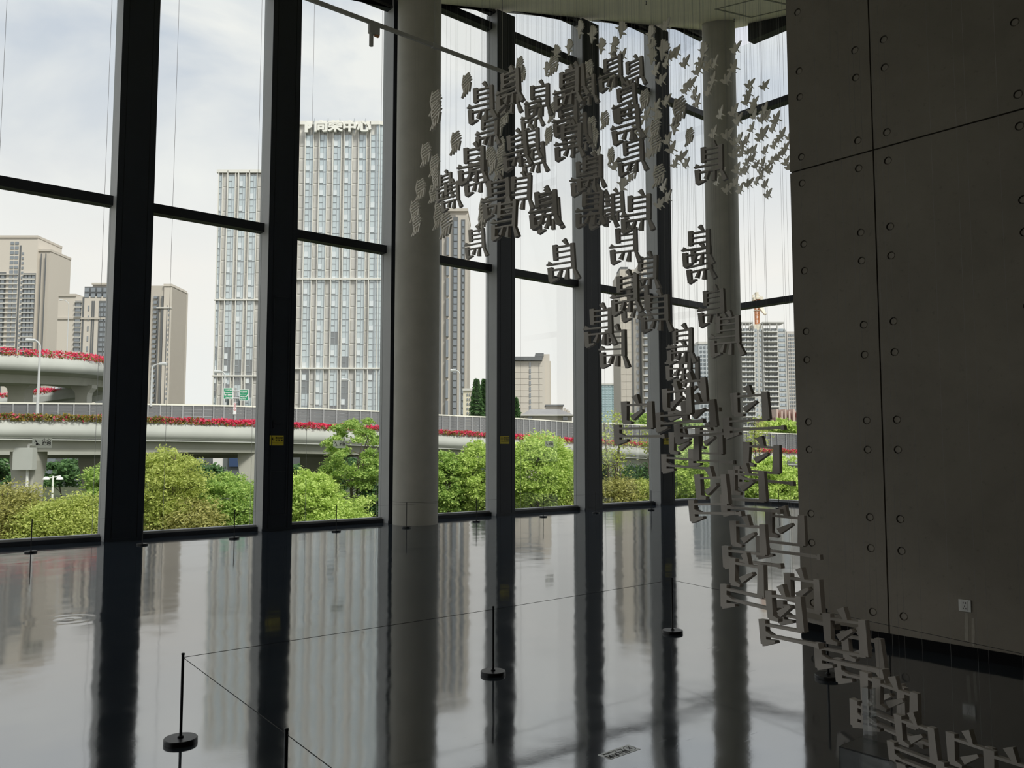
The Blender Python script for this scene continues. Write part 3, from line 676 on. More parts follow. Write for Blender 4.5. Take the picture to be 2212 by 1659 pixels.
# front deck
FD = [(-260, 900, 50), (0, 906.7, 55), (315, 912.8, 59), (631, 923, 67), (955, 938, 76), (1240, 955, 84), (1500, 969, 88), (1720, 979, 92), (2100, 992, 100)]
fp = resample([P(*q) for q in FD], 64)
ov = empty('overpass', fp[20] - Z * (fp[20].z - GZ)); tag(ov, 'pale concrete overpass crossing the whole view with flower troughs on its parapet', 'overpass')
inv = Matrix.Translation(-ov.location)
def part(b, name, m, root, **k):
    o = b.build(name, m, root, **k); o.matrix_parent_inverse = Matrix.Translation(-root.location); return o
part(sweep(fp, [(-.30, 0), (.0, 0), (.10, -.25), (.22, -.55), (.24, -.85), (.10, -1.10), (-.10, -1.22), (-.30, -1.22)]), 'parapet', M_BRIDGE, ov, smooth=True)
part(sweep(fp, [(-.12, -1.22), (.14, -1.22), (.14, -1.30), (-.12, -1.30)]), 'fascia_lip', M_BRIDGE, ov)
part(sweep(fp, [(-.28, -1.25), (-.30, -1.30), (-.42, -2.05), (-10, -2.05), (-10, -1.25)]), 'girder', M_BRIDGE2, ov)
# second deck behind carries the noise barrier
NB = [(-260, 868, 66), (0, 872, 68), (320, 875, 70), (555, 880, 74), (820, 890, 83), (955, 898, 88), (1115, 905, 94), (1240, 913, 99), (1400, 920, 103), (1600, 933, 108), (1720, 938.5, 111), (2100, 952, 120)]
npth = resample([P(*q) for q in NB], 110)
nb = empty('noise_barrier', npth[36] - Z * 3); tag(nb, 'long grey louvred noise barrier along the far edge of the overpass', 'noise barrier')
part(sweep(npth, [(-.12, 0), (.12, 0), (.12, .12), (-.12, .12)]), 'cap_rail', mat('cap_cream', (.72, .70, .62), .6), nb)
M_NB = mat('barrier_grey', (.21, .21, .22), .6, var=.08, scale=.5); M_NBP = mat('barrier_post', (.30, .30, .31), .6)
for a, c_ in zip(npth, npth[1:]):
    d = c_ - a; L = Vector((d.x, d.y, 0)).length; n = Vector((d.y, -d.x, 0)).normalized()
    for nm, m_ in (('barrier_panel', M_NB),):
        b = MB(); k = 9; hgt = 2.6
        for q in range(k):
            z0 = -hgt + q * hgt / k; z1 = z0 + hgt / k * .94
            v = [a - n * .06 + Z * z0, c_ - n * .06 + Z * z0, c_ + n * .0 + Z * z0, a + n * .0 + Z * z0, a - n * .06 + Z * z1, c_ - n * .06 + Z * z1, c_ + n * .07 + Z * z1, a + n * .07 + Z * z1]
            b.add(v, [(0, 3, 2, 1), (4, 5, 6, 7), (0, 1, 5, 4), (1, 2, 6, 5), (2, 3, 7, 6), (3, 0, 4, 7)])
        part(b, nm, m_, nb)
    b = MB(); e = d.normalized() * .045
    v = [a - e - n * .1, a + e - n * .1, a + e + n * .14, a - e + n * .14]
    b.add([p - Z * 2.7 for p in v] + v, [(3, 2, 1, 0), (4, 5, 6, 7), (0, 1, 5, 4), (1, 2, 6, 5), (2, 3, 7, 6), (3, 0, 4, 7)]); part(b, 'barrier_post', M_NBP, nb)
dk = empty('rear_carriageway', npth[36] - Z * (npth[36].z - GZ)); tag(dk, 'rear carriageway of the overpass carrying the grey noise barrier', 'overpass')
part(sweep(npth, [(.3, -2.6), (.3, -4.1), (-1, -4.4), (-9, -4.4), (-9, -2.9), (-.3, -2.6)]), 'girder', M_BRIDGE2, dk)
# piers
def pier(x, y0, y1, D, wid, root, flare=1.5, zt=None, name='pier'):
    p = P(x, y0, D); top = p.z if zt is None else zt; h = wid / 2
    b = MB(); c_ = Vector((p.x, p.y, 0)); prof = [(h, GZ), (h, top - 2.2), (h * 1.1, top - 1.5), (h * flare, top - .6), (h * flare, top)]
    v = []
    for r_, z in prof:
        for sx_, sy_ in ((-1, -1), (1, -1), (1, 1), (-1, 1)): v.append(c_ + R * (sx_ * r_) + F * (sy_ * h * .9) + Z * z)
    f = [(i * 4 + k, i * 4 + (k + 1) % 4, (i + 1) * 4 + (k + 1) % 4, (i + 1) * 4 + k) for i in range(4) for k in range(4)] + [(3, 2, 1, 0), (16, 17, 18, 19)]
    return part(b.add(v, f), name, M_PIER, root)
def deck_under(x):
    i = min(range(len(fp)), key=lambda k: abs(((fp[k] - EYEP).dot(R) / (fp[k] - EYEP).dot(F)) - (x - CX) / FPX)); return fp[i]
for x in (63, 545, 900, 1330, 1590, 1800):
    q = deck_under(x); D = (q - EYEP).dot(F) + 1.15
    pier(x, 965, 0, D, 1.4, ov, 1.3, q.z - 2.06)
for x in (250, 700, 1180, 1500):
    i = min(range(len(npth)), key=lambda k: abs(((npth[k] - EYEP).dot(R) / (npth[k] - EYEP).dot(F)) - (x - CX) / FPX)); q = npth[i]
    pier(x, 0, 0, (q - EYEP).dot(F) + 4.5, 1.9, dk, 1.4, q.z - 4.38)
# white rain pipe down the first pier
q = deck_under(63); Dp = (q - EYEP).dot(F) + .2
b = MB(); a0 = P(62, 960, Dp); a1 = P(62, 1130, Dp); b.tube(a0, (a0.x, a0.y, a1.z), .09, n=10); b.tube(a0, P(75, 959, Dp), .09, n=10); part(b, 'rain_pipe', mat('pipe_white', (.75, .74, .7), .5), ov, smooth=True)
b = MB(); c0 = P(52, 985, Dp); 
for s_ in ((-.55, .75, -.9, .55),):
    v = [c0 + R * s_[0] + Z * s_[2], c0 + R * s_[1] + Z * s_[2], c0 + R * s_[1] + Z * s_[3], c0 + R * s_[0] + Z * s_[3]]
    b.add([p - F * .35 for p in v] + [p + F * .2 for p in v], [(0, 1, 2, 3), (7, 6, 5, 4), (0, 4, 5, 1), (1, 5, 6, 2), (2, 6, 7, 3), (3, 7, 4, 0)])
part(b, 'junction_box', M_BRIDGE, ov)

# upper ramp at the left, farther ramp below it
UR = [(-260, 752, 128), (0, 766, 136), (120, 773, 142), (200, 780, 150), (248, 790, 170), (272, 803, 205), (282, 818, 255)]
up_ = resample([P(*q) for q in UR], 30); k_ = 2.15
def sc(pr, k): return [(a * k, z * k) for a, z in pr]
ur = empty('upper_ramp', up_[8] - Z * (up_[8].z - GZ)); tag(ur, 'high curving concrete ramp with pink flowers at the left of the view', 'overpass')
part(sweep(up_, sc([(-.3, 0), (0, 0), (.12, -.25), (.24, -.6), (.2, -.9), (.0, -1.12), (-.3, -1.15)], k_)), 'parapet', M_BRIDGE, ur, smooth=True)
part(sweep(up_, sc([(-.4, -1.1), (-1.4, -1.35), (-1.5, -2.0), (-6, -2.0), (-6.3, -1.45), (-8, -1.1), (-8, -.9), (-.3, -.9)], k_)), 'girder', M_BRIDGE2, ur)
pier(82, 0, 0, 147, 2.9, ur, 1.9, ZP(822, 147)); pier(214, 0, 0, 160, 2.2, ur, 1.8, ZP(832, 160))
FR = [(-200, 880, 200), (0, 860, 210), (120, 846, 222), (230, 832, 236), (270, 826, 250)]
fr_ = resample([P(*q) for q in FR], 16)
fr = empty('far_ramp', fr_[5] - Z * (fr_[5].z - GZ)); tag(fr, 'grey ramp climbing behind the high flowered ramp', 'overpass')
part(sweep(fr_, sc([(-.3, .3), (0, .3), (.15, -.4), (.1, -1.1), (-1.8, -1.5), (-2, -2.4), (-7, -2.4), (-7, .3)], 2)), 'deck', mat('ramp_grey_concrete', (.38, .39, .38), .8, var=.08, scale=.3), fr)  # slightly darker grey concrete than the front deck
pier(185, 0, 0, 240, 4.0, fr, 1.8, ZP(868, 240))

# flower hedges on the parapets
M_FLOWER = foliage_mat('bougainvillea', (.10, .16, .04), (.48, .33, .07), (.80, .09, .19))
def hedge(path, h, label, dens, redf, sz=.085, seed=1, gaps=0):
    rg = np.random.default_rng(seed); pts = []; tint = []
    for i in range(len(path) - 1):
        a, c_ = path[i], path[i + 1]; L = (c_ - a).length; n = int(dens * L); sc_ = EYEP
        pa = (a - EYEP); xp = CX + FPX * pa.dot(R) / pa.dot(F); rf = redf(xp)
        for _ in range(n):
            t = rg.uniform(); p = a.lerp(c_, t); blob = .55 + .45 * math.sin(7.1 * (i + t)) * math.sin(3.3 * (i + t) + 1)
            if gaps and blob < gaps: continue
            z = rg.uniform(0, 1) ** .8 * h * (.55 + .45 * blob); w_ = rg.normal() * 2.2 * sz
            pts.append((p.x + w_, p.y + w_ * .3 - .1, p.z + z - .02)); u = rg.uniform()
            tint.append(.55 + .45 * rg.uniform() if u < rf * (.35 + .65 * min(1, z / h * 1.7)) else rg.uniform(0, .46))
    me = leaf_mesh('flower_hedge', np.array(pts), sz, M_FLOWER, tint, 1.0, seed)
    tag(link('flower_hedge', me), label, 'flowers', None, 'stuff')
off = [p - Z * 0 for p in fp]
def rf_front(x): return float(np.interp(x, [0, 120, 225, 320, 430, 560, 700, 830, 950, 1060, 1250, 1400, 1720], [.10, .14, .06, .22, .85, .95, .9, .8, .6, .85, .92, .7, .6]))
hedge(fp, .52, 'long trough of red and orange bougainvillea along the front overpass parapet', 240, rf_front, .10, 3)
hedge(up_[2:], 1.35, 'pink bougainvillea clumps on the parapet of the high ramp', 120, lambda x: .8, .20, 4, .5)
hedge(fr_[:9], 1.5, 'red flowers on the far ramp behind the pier', 60, lambda x: .9, .26, 5)

# lamp posts and road signs
M_POLE = mat('lamp_pole', (.55, .56, .56), .5, .2)
def street_lamp(x, ytop, ybot, D, side, label, arm=16):
    a, t_ = P(x, ybot, D), P(x, ytop, D); t_ = Vector((a.x, a.y, t_.z)); o = empty('street_lamp', a); tag(o, label, 'street lamp')
    s = FPX / D; b = MB().tube((0, 0, 0), (0, 0, (t_.z - a.z) * .93), .10, .06, n=8); 
    H = t_.z - a.z; L = arm / s; prev = Vector((0, 0, H * .93))
    for k in range(1, 6):
        u = k / 5; q = R * side * L * (u ** 1.3) + Z * (H * .93 + H * .07 * math.sin(u * 1.57)); b.tube(prev, q, .055, .05, n=6); prev = q
    b.build('pole', M_POLE, o, smooth=True)
    e = prev + R * side * .5
    MB().tube(prev - R * side * .1, e, .10, .15, n=8).build('lamp_head', M_POLE, o)
street_lamp(80, 735, 906, 57.5, -1, 'grey street lamp rising beside the high ramp pier', 14)
street_lamp(326, 786, 878, 70, 1, 'grey street lamp by the slim apartment block edge', 18)
street_lamp(993, 800, 897, 88, -1, 'grey street lamp just right of the thick column', 10)
street_lamp(144, 648, 775, 147, -1, 'grey street lamp before the beige apartment blocks', 14)
street_lamp(484, 803, 880, 73, -1, 'grey street lamp left of the green road signs', 10)
street_lamp(757, 820, 890, 82, -1, 'small street lamp before the lettered glass tower', 9)
# double lamp below the deck
a = P(111, 1120, 46); o = empty('garden_lamp', (a.x, a.y, GZ)); tag(o, 'white double-headed lamp standing under the overpass', 'street lamp'); zt = ZP(1028, 46) - GZ
MB().tube((0, 0, 0), (0, 0, zt), .07, .05, n=10).build('pole', M_WHITE, o, smooth=True)
b = MB().tube(R * -.35 + Z * (zt - .15), R * .4 + Z * zt, .03, n=6); b.build('cross_arm', M_WHITE, o)
for s_ in (-1, 1): MB().lathe([(.19, -.10), (.17, -.02), (.06, .06)], 14).build('lamp_shade', M_WHITE, o, tuple(R * (.36 * s_) + Z * (zt - .1)), smooth=True)
# green road signs
M_GREEN = mat('road_sign_green', (.02, .27, .13), .5); M_SW = mat('sign_white', (.8, .8, .8), .5); M_RED = mat('sign_red', (.5, .05, .05), .5)
Dg = 70; sb = P(508, 895, Dg); rs = empty('road_sign_pole', sb); tag(rs, 'grey pole with two green direction boards and no-entry discs', 'road sign')
rs.rotation_euler = (0, 0, math.atan2(R.y, R.x)); u = Dg / FPX
ht = (895 - 838) * u
MB().tube((0, 0, -1), (0, 0, ht), .10, .08, n=10).build('pole', mat('sign_pole', (.35, .35, .35), .5, .3), rs, smooth=True)
def board(x0, x1, y0, y1, lines, arrow, tilt):
    e = bx(x0 * u, x1 * u, -.14, -.10, (895 - y1) * u, (895 - y0) * u).build('direction_board', M_SW, rs)
    bx(x0 * u + .03, x1 * u - .03, -.145, -.139, (895 - y1) * u + .03, (895 - y0) * u - .03).build('green_face', M_GREEN, e)
    for s, yy, sz in lines:
        text('lettering', s, sz * u, M_SW, e, (arrow[2] * u, -.15, (895 - yy) * u), (math.pi / 2, 0, 0), .003, .004)
    ax_, az_ = arrow[0] * u, (895 - arrow[1]) * u; g = MB(); r_ = arrow[3]
    def rt(p): return (ax_ + (p[0] * math.cos(r_) - p[1] * math.sin(r_)) * u, az_ + (p[0] * math.sin(r_) + p[1] * math.cos(r_)) * u)
    g.prism([rt(p) for p in ((-.7, -4), (.7, -4), (.7, 1), (-.7, 1))], -.152, -.146); g.prism([rt(p) for p in ((-1.8, .8), (1.8, .8), (0, 4))], -.152, -.146); g.build('arrow', M_SW, e)
board(-25, -5, 838, 862, [('二环路高架', 843.5, 3.6), ('2nd Ring Elevated', 848.5, 2.0), ('成灌·成绵方向', 853.5, 3.0), ('Chengguan Expwy', 858.5, 2.0)], (-22.6, 849.5, -13.2, 0), 0)
board(9.5, 29, 841.5, 865.5, [('交大立交桥', 847, 3.3), ('Jiaoda Flyover', 851.8, 2.2), ('羊犀立交桥', 857, 3.3), ('Yangxi Flyover', 861.8, 2.2)], (26.6, 854, 17.2, -.8), 0)
b = MB()
for yy in (845, 860): b.tube((-6 * u, -.05, (895 - yy) * u), (11 * u, -.05, (895 - yy) * u), .07, n=6)
b.build('cross_arm', M_POLE, rs)
e = bx(-3.2 * u, 3.2 * u, -.14, -.10, 0, (895 - 870) * u).build('prohibition_board', M_SW, rs)
for k, yy in enumerate((873.5, 879, 885)):
    g = MB(); c0 = (0, (895 - yy) * u)
    for q in range(20):
        a0, a1 = q * math.pi / 10, (q + 1) * math.pi / 10
        g.prism([(c0[0] + r_ * u * math.cos(a), c0[1] + r_ * u * math.sin(a)) for r_, a in ((2.4, a0), (2.4, a1), (1.8, a1), (1.8, a0))], -.15, -.139)
    g.prism([(c0[0] + p[0] * u, c0[1] + p[1] * u) for p in ((-1.6, 1.2), (-1.2, 1.6), (1.6, -1.2), (1.2, -1.6))], -.15, -.139); g.build('red_ring', M_RED, e)

# ---------------------------------------------------------------- towers and houses
RZF = math.atan2(R.y, R.x)
M_CREAM = mat('tower_stone', (.62, .605, .575), .7, var=.05, scale=.05); M_CREAM2 = mat('tower_fin', (.72, .705, .66), .7)
M_PERF = mat('tower_perforated', (.50, .485, .465), .7, var=.05, scale=.6)
def refl_glass(name, col, rough=.08, spec=1.0):
    return mat(name, col, rough, 0.0, var=.12, scale=.13, spec=spec, ior=1.9)
M_TG = refl_glass('tower_glass', (.46, .53, .56)); M_TGD = refl_glass('tower_glass_dark_reflection', (.10, .12, .13)); M_TFR = mat('tower_mullion', (.40, .43, .46), .5)  # dark panes carry the reflection of other buildings in their colour
M_OPEN = refl_glass('opened_sash', (.62, .66, .68))
class Bld:
    def __init__(s, name, label, cat, xl, xr, ytop, D, depth, body=None, yaw=0.0, group=None):
        s.D = D; s.u = D / FPX; s.xc = (xl + xr) / 2; p = P(s.xc, HOR, D); s.root = empty(name, (p.x, p.y, GZ), RZF + yaw); tag(s.root, label, cat, group)
        s.z0 = GZ; s.hw = (xr - xl) / 2 * s.u; s.top = s.zz(ytop); s.depth = depth
        if body: s.block('wall', body, -s.hw, s.hw, 0, depth, 0, s.top)
    def zz(s, y): return ZP(y, s.D) - s.z0
    def X(s, x): return (x - s.xc) * s.u
    def block(s, name, m, x0, x1, y0, y1, z0, z1, parent=None): return ubox(name, m, parent or s.root, x0, x1, y0, y1, z0, z1)
    def px(s, name, m, x0, x1, ya, yb, f=-.3, bk=.3): return s.block(name, m, s.X(x0), s.X(x1), f, bk, s.zz(yb), s.zz(ya))
    def many(s, name, m, rects, f=-.25, bk=.2, stuff=True):
        b = MB()
        for (x0, x1, ya, yb) in rects: b.box(s.X(x0), s.X(x1), f, bk, s.zz(yb), s.zz(ya))
        o = b.build(name, m, s.root)
        if stuff: o['kind'] = 'stuff'
        return o
def tower(name, label, xl, xr, ytop, D, bays, floor0, pitch, nfl, bands, dark_reflection_from, rounded=False):
    t = Bld(name, label, 'office tower', xl, xr, ytop, D, 28)
    t.block('wall', M_CREAM, -t.hw, t.hw - (2.2 if rounded else 0), .4, 28, 0, t.top - 1.2)
    if rounded:
        n = 12; r_ = 3.4; v = []; prof = [(t.hw - r_ + r_ * math.sin(k / n * math.pi / 2), r_ - r_ * math.cos(k / n * math.pi / 2)) for k in range(n + 1)]
        b = MB(); pts = [(t.hw - r_ - .1, .05)] + prof + [(t.hw, 28), (t.hw - r_ - .1, 28)]
        m_ = len(pts); b.add([(p[0], p[1], 0) for p in pts] + [(p[0], p[1], t.top - 1.2) for p in pts], [tuple(range(m_ - 1, -1, -1)), tuple(range(m_, 2 * m_))] + [(k, (k + 1) % m_, (k + 1) % m_ + m_, k + m_) for k in range(m_)])
        cg = b.build('corner_glazing', M_TG, t.root, smooth=True)
        lb = MB()
        for k in range(0, n + 1, 3): lb.box(prof[k][0] - .12, prof[k][0] + .12, prof[k][1] - .15, prof[k][1] + .1, 0, t.top - 1.2)
        for fl in range(nfl * 2):
            z = t.zz(floor0 + fl * pitch / 2)
            if z < 0: break
            for k in range(n):
                a_, b2 = prof[k], prof[k + 1]; d_ = .06
                lb.add([(a_[0], a_[1] - d_, z), (b2[0] + d_, b2[1] - d_, z), (b2[0] + d_, b2[1] - d_, z + .12), (a_[0], a_[1] - d_, z + .12)], [(0, 1, 2, 3)])
        lb.build('corner_frame', M_TFR, t.root)
        cp = MB(); pr = [(-t.hw - .3, -.5)] + [(p[0] + .3, p[1] - .5) for p in prof] + [(t.hw + .3, 28), (-t.hw - .3, 28)]; m_ = len(pr)
        cp.add([(p[0], p[1], t.top - 1.2) for p in pr] + [(p[0], p[1], t.top) for p in pr], [tuple(range(m_ - 1, -1, -1)), tuple(range(m_, 2 * m_))] + [(k, (k + 1) % m_, (k + 1) % m_ + m_, k + m_) for k in range(m_)])
        cp.build('roof_cap', M_CREAM2, t.root)
    else: t.block('roof_cap', M_CREAM2, -t.hw - .3, t.hw + .3, -.5, 28, t.top - 1.0, t.top)
    bot = 905; rg = random.Random(xl)
    for (x0, x1) in bays:
        t.px('fin', M_CREAM2, x0 - 2.1, x0 - .5, ytop + 2, bot, -.5, .5); t.px('fin', M_CREAM2, x1 + .5, x1 + 1.6, ytop + 2, bot, -.35, .5)
    fr_b = []; pf = []
    for (x0, x1) in bays:
        xm = x0 + (x1 - x0) * .55
        fr_b += [(x0 - .25, x0 + .25, ytop + 8, bot), (xm - .25, xm + .25, ytop + 8, bot), (x1 - .25, x1 + .25, ytop + 8, bot)]
        for k in range(nfl):
            ya = floor0 + k * pitch; yb = ya + pitch
            if ya > bot: break
            w_ = t.px('window', M_TGD if (ya > dark_reflection_from and rg.random() < (.25 if rounded else .8)) else M_TG, x0, x1, ya + .5, yb - .5, .1, .45)
            if rg.random() < .42:
                h_ = t.px('sash', M_OPEN, x0 + .4, xm - .3, ya + pitch * .5, ya + pitch * .93, -.15, .05)
                h_.rotation_euler = (math.radians(-3), 0, 0)
            fr_b.append((x0, x1, ya - .3, ya + .3)); fr_b.append((x0, xm, ya + pitch * .46, ya + pitch * .5))
    t.many('window_frames', M_TFR, fr_b, -.05, .2)
    for (x0, x1), (x2, x3) in zip(bays, bays[1:]):
        for k in range(nfl):
            ya = floor0 + k * pitch
            if ya < bot: pf.append((x1 + 2.4, x2 - 2.8, ya + 1.2, ya + pitch * .9))
    t.many('perforated_panels', M_PERF, pf, .25, .45)
    for y in bands: t.px('belt_course', M_CREAM2, xl - .5, xr + .3 if not rounded else xr - 11, y - 1.6, y + 1.6, -.6, .5)
    return t
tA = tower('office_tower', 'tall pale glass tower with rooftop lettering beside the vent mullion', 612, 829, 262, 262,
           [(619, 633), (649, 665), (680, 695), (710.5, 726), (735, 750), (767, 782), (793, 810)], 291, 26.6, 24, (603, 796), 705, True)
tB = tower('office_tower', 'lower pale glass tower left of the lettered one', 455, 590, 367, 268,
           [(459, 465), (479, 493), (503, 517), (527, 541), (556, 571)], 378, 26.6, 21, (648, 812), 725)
fs = MB()
tx = text('rooftop_letters', '向荣中心', 26 * tA.u, mat('letter_white', (.80, .79, .74), .6), tA.root, (tA.X(731), -1.2, tA.zz(278)), (math.pi / 2, 0, 0), .5, .16, 'CENTER', 1.22)
text('rooftop_letters', 'P', 27 * tA.u, MATS['letter_white'], tA.root, (tA.X(655), -1.2, tA.zz(280)), (math.pi / 2, 0, 0), .5, .3, 'CENTER', 1.0)
b = MB()
for x in (668, 698, 724, 756, 781): b.box(tA.X(x) - .1, tA.X(x) + .1, -.9, -.6, tA.zz(290), tA.zz(258))
b.build('letter_brackets', M_TFR, tA.root)

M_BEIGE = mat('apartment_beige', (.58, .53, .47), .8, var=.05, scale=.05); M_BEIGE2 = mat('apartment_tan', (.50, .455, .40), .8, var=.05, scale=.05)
M_WIN = refl_glass('apartment_window', (.12, .15, .18), .15); M_SLAB = mat('balcony_slab', (.62, .60, .56), .7); M_DK = mat('dark_cladding', (.13, .135, .14), .7, var=.1, scale=.1)
def grid(x0, x1, nx, fx, y0, y1, pitch, fy):
    out = []; wd = (x1 - x0) / nx; y = y0
    while y < y1:
        for k in range(nx): out.append((x0 + wd * (k + .5 - fx / 2), x0 + wd * (k + .5 + fx / 2), y, y + pitch * fy))
        y += pitch
    return out
# left apartment cluster
t = Bld('apartment_tower', 'tallest beige apartment tower at the left edge of the view', 'apartment tower', -60, 88, 540, 480, 26)
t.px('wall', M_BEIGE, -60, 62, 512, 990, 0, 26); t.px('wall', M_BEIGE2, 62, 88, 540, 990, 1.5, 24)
t.many('windows', M_WIN, grid(-58, -6, 5, .7, 595, 760, 10.4, .6) + grid(2, 22, 2, .78, 522, 760, 10.4, .62) + grid(36, 60, 3, .74, 595, 760, 10.4, .62) + grid(28, 34, 1, .7, 545, 760, 10.4, .5))
t.many('balcony_slabs', M_SLAB, [(x0, x1, y, y + 2) for y in np.arange(592, 760, 10.4) for x0, x1 in ((-58, 22), (34, 60))], -1.0, .2)
t.many('dark_strips', M_DK, [(23, 27, 530, 990), (70, 72, 548, 990), (34, 61, 590, 990), (80, 82, 548, 990), (-60, -4, 588, 990)], -.12, .2)
t.px('parapet', M_BEIGE2, -60, 63, 509, 514, -.6, 26); t.px('parapet', M_BEIGE2, 61, 89, 537, 542, .9, 24)
t = Bld('apartment_tower', 'narrow dark-windowed apartment block between two beige towers', 'apartment tower', 78, 116, 648, 520, 20, M_BEIGE2)
t.many('windows', M_WIN, grid(82, 112, 3, .8, 658, 800, 9.6, .68)); t.many('dark_strips', M_DK, [(81, 97, 656, 990), (99, 111, 656, 990)], -.12, .2); t.px('parapet', M_BEIGE, 77, 117, 645, 650, -.6, 20)
t = Bld('apartment_tower', 'wide beige apartment block with stepped roof left of the first mullion', 'apartment tower', 113, 262, 640, 430, 26, M_BEIGE)
t.px('wall', M_BEIGE, 166, 262, 618, 990, 3, 24); t.px('penthouse', M_DK, 166, 250, 618, 640, 1.5, 20); t.px('parapet', M_BEIGE2, 112, 152, 635, 640, -.6, 20); t.px('parapet', M_BEIGE2, 182, 262, 610, 614, 1, 20)
t.px('wall', M_BEIGE, 182, 262, 612, 640, 2.2, 20)
t.many('windows', M_WIN, grid(150, 164, 1, .8, 655, 790, 10.8, .6) + grid(203, 245, 4, .8, 655, 790, 10.8, .62) + grid(178, 182, 1, .7, 660, 790, 22, .5) + grid(168, 250, 6, .7, 622, 636, 12, .7))
t.many('dark_strips', M_DK, [(166, 170, 642, 990), (186, 189, 650, 990), (190, 193, 650, 990), (202, 246, 650, 990), (150, 164, 650, 990)], -.12, .2)
t.many('balcony_slabs', M_SLAB, [(150, 165, y, y + 2) for y in np.arange(652, 790, 10.8)], -1.0, .2); t.px('belt_course', M_BEIGE2, 113, 262, 686, 690, -.5, .3)
t = Bld('apartment_tower', 'slim beige apartment block edge just right of the first mullion', 'apartment tower', 300, 361, 617, 440, 22, M_BEIGE2)
t.px('wall', M_BEIGE, 345, 361, 617, 990, -.8, 20); t.many('dark_strips', M_DK, [(340, 344, 640, 990), (352, 353.5, 660, 990), (332, 334, 640, 990)], -.9, .2); t.many('windows', M_WIN, grid(355, 358, 1, .7, 668, 860, 10.6, .45) + grid(322, 331, 1, .8, 640, 870, 10.6, .55), -.95, .2)
t.px('parapet', M_BEIGE, 344, 362, 614, 619, -1.2, 20); t.px('belt_course', M_SLAB, 330, 362, 664, 667, -1.2, .2)
# right of the thick column
t = Bld('apartment_tower', 'tall beige tower half hidden behind the thick round column', 'apartment tower', 925, 1008, 456, 330, 24, M_BEIGE)
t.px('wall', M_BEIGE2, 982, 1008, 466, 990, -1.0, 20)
t.many('windows', M_WIN, grid(962, 968, 1, .9, 470, 890, 44, .86) + grid(978, 986, 1, .95, 480, 900, 15, .8) + grid(996, 1002, 1, .8, 480, 900, 15, .7), -1.25, .2)
t.many('dark_strips', M_DK, [(977, 987, 470, 990), (994, 1003, 476, 990), (945, 952, 470, 990)], -1.12, .2); t.px('parapet', M_BEIGE2, 924, 1009, 452, 458, -1.4, 22)
t = Bld('cream_block', 'small cream block beside the dark conifers', 'building', 1000, 1024, 842, 300, 15, mat('cream_wall', (.72, .66, .52), .8))
t.many('windows', M_WIN, grid(1007, 1021, 3, .45, 850, 900, 10, .5)); t.px('parapet', M_SLAB, 999, 1025, 839, 844, -.5, 15)
t = Bld('apartment_tower', 'square beige block with dark roof band above the grey hipped house', 'apartment tower', 1100, 1178, 780, 210, 16, M_BEIGE)
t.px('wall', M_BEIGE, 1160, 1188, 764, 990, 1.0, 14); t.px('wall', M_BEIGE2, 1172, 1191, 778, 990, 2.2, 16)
t.px('roof_band', M_DK, 1098, 1172, 771, 779, -.9, 16); t.px('roof_band', M_DK, 1157, 1175, 763, 770, -.2, 12)
for k in range(9): t.px('window', M_WIN, 1143.5, 1147, 783 + k * 13.2, 793 + k * 13.2, -.15, .3)
for k in range(8): t.px('window', M_WIN, 1168, 1173, 786 + k * 13.6, 796 + k * 13.6, .8, 1.2)
t.px('drain_pipe', M_DK, 1164.5, 1165.3, 784, 900, -.1, 1.1); t.px('dark_strip', M_DK, 1179, 1180, 780, 900, 2.0, 2.4)
t.many('panel_joints', M_BEIGE2, [(1100, 1172, y, y + .7) for y in np.arange(790, 905, 13.2)], -.05, .2)
h = Bld('hipped_house', 'low house with grey hipped roof below the square beige block', 'house', 1133, 1236, 896, 150, 12, M_BEIGE2)
xs = (h.X(1126), h.X(1146), h.X(1212), h.X(1240)); z0, z1 = h.zz(897), h.zz(882)
b = MB().add([(xs[0], -1, z0), (xs[3], -1, z0), (xs[3], 13, z0), (xs[0], 13, z0), (xs[1], 4, z1), (xs[2], 4, z1), (xs[2], 8, z1), (xs[1], 8, z1)], [(0, 1, 5, 4), (1, 2, 6, 5), (2, 3, 7, 6), (3, 0, 4, 7), (4, 5, 6, 7), (3, 2, 1, 0)])
b.build('roof', mat('grey_roof', (.27, .26, .26), .8, var=.1, scale=.4), h.root); h.px('eaves', M_SLAB, 1125, 1241, 896, 898.5, -1.2, 13)
h.px('dormer', M_BEIGE2, 1183, 1220, 872, 890, 5, 9); h.px('dormer_roof', M_DK, 1181, 1222, 871, 874, 4.5, 9.5)
for x in (1222, 1228, 1232): h.px('chimney', M_BEIGE2, x, x + 4, 878 + (x - 1222) * .7, 896, 5, 6)
for x in (1140, 1216): h.px('window', M_WIN, x, x + 10, 900, 908, -.2, .3)
t = Bld('glass_block', 'distant pale teal glass office block between two mullions', 'office tower', 1299, 1331, 830, 600, 26, mat('teal_cladding', (.36, .50, .52), .6))
t.many('windows', refl_glass('teal_glass', (.24, .38, .42), .15), grid(1301, 1330, 4, .8, 833, 925, 5.2, .7)); t.px('parapet', M_SLAB, 1298, 1332, 828, 831, -1, 24)
t = Bld('apartment_tower', 'high tan apartment tower with stacked bay windows behind the fallen stream of plates', 'apartment tower', 1343, 1432, 582, 300, 22, M_BEIGE)
t.px('wall', M_BEIGE2, 1388, 1432, 572, 990, -2.2, 18); t.px('penthouse', M_DK, 1345, 1362, 574, 590, 2, 12); t.px('parapet', M_BEIGE2, 1387, 1434, 566, 573, -2.8, 18)
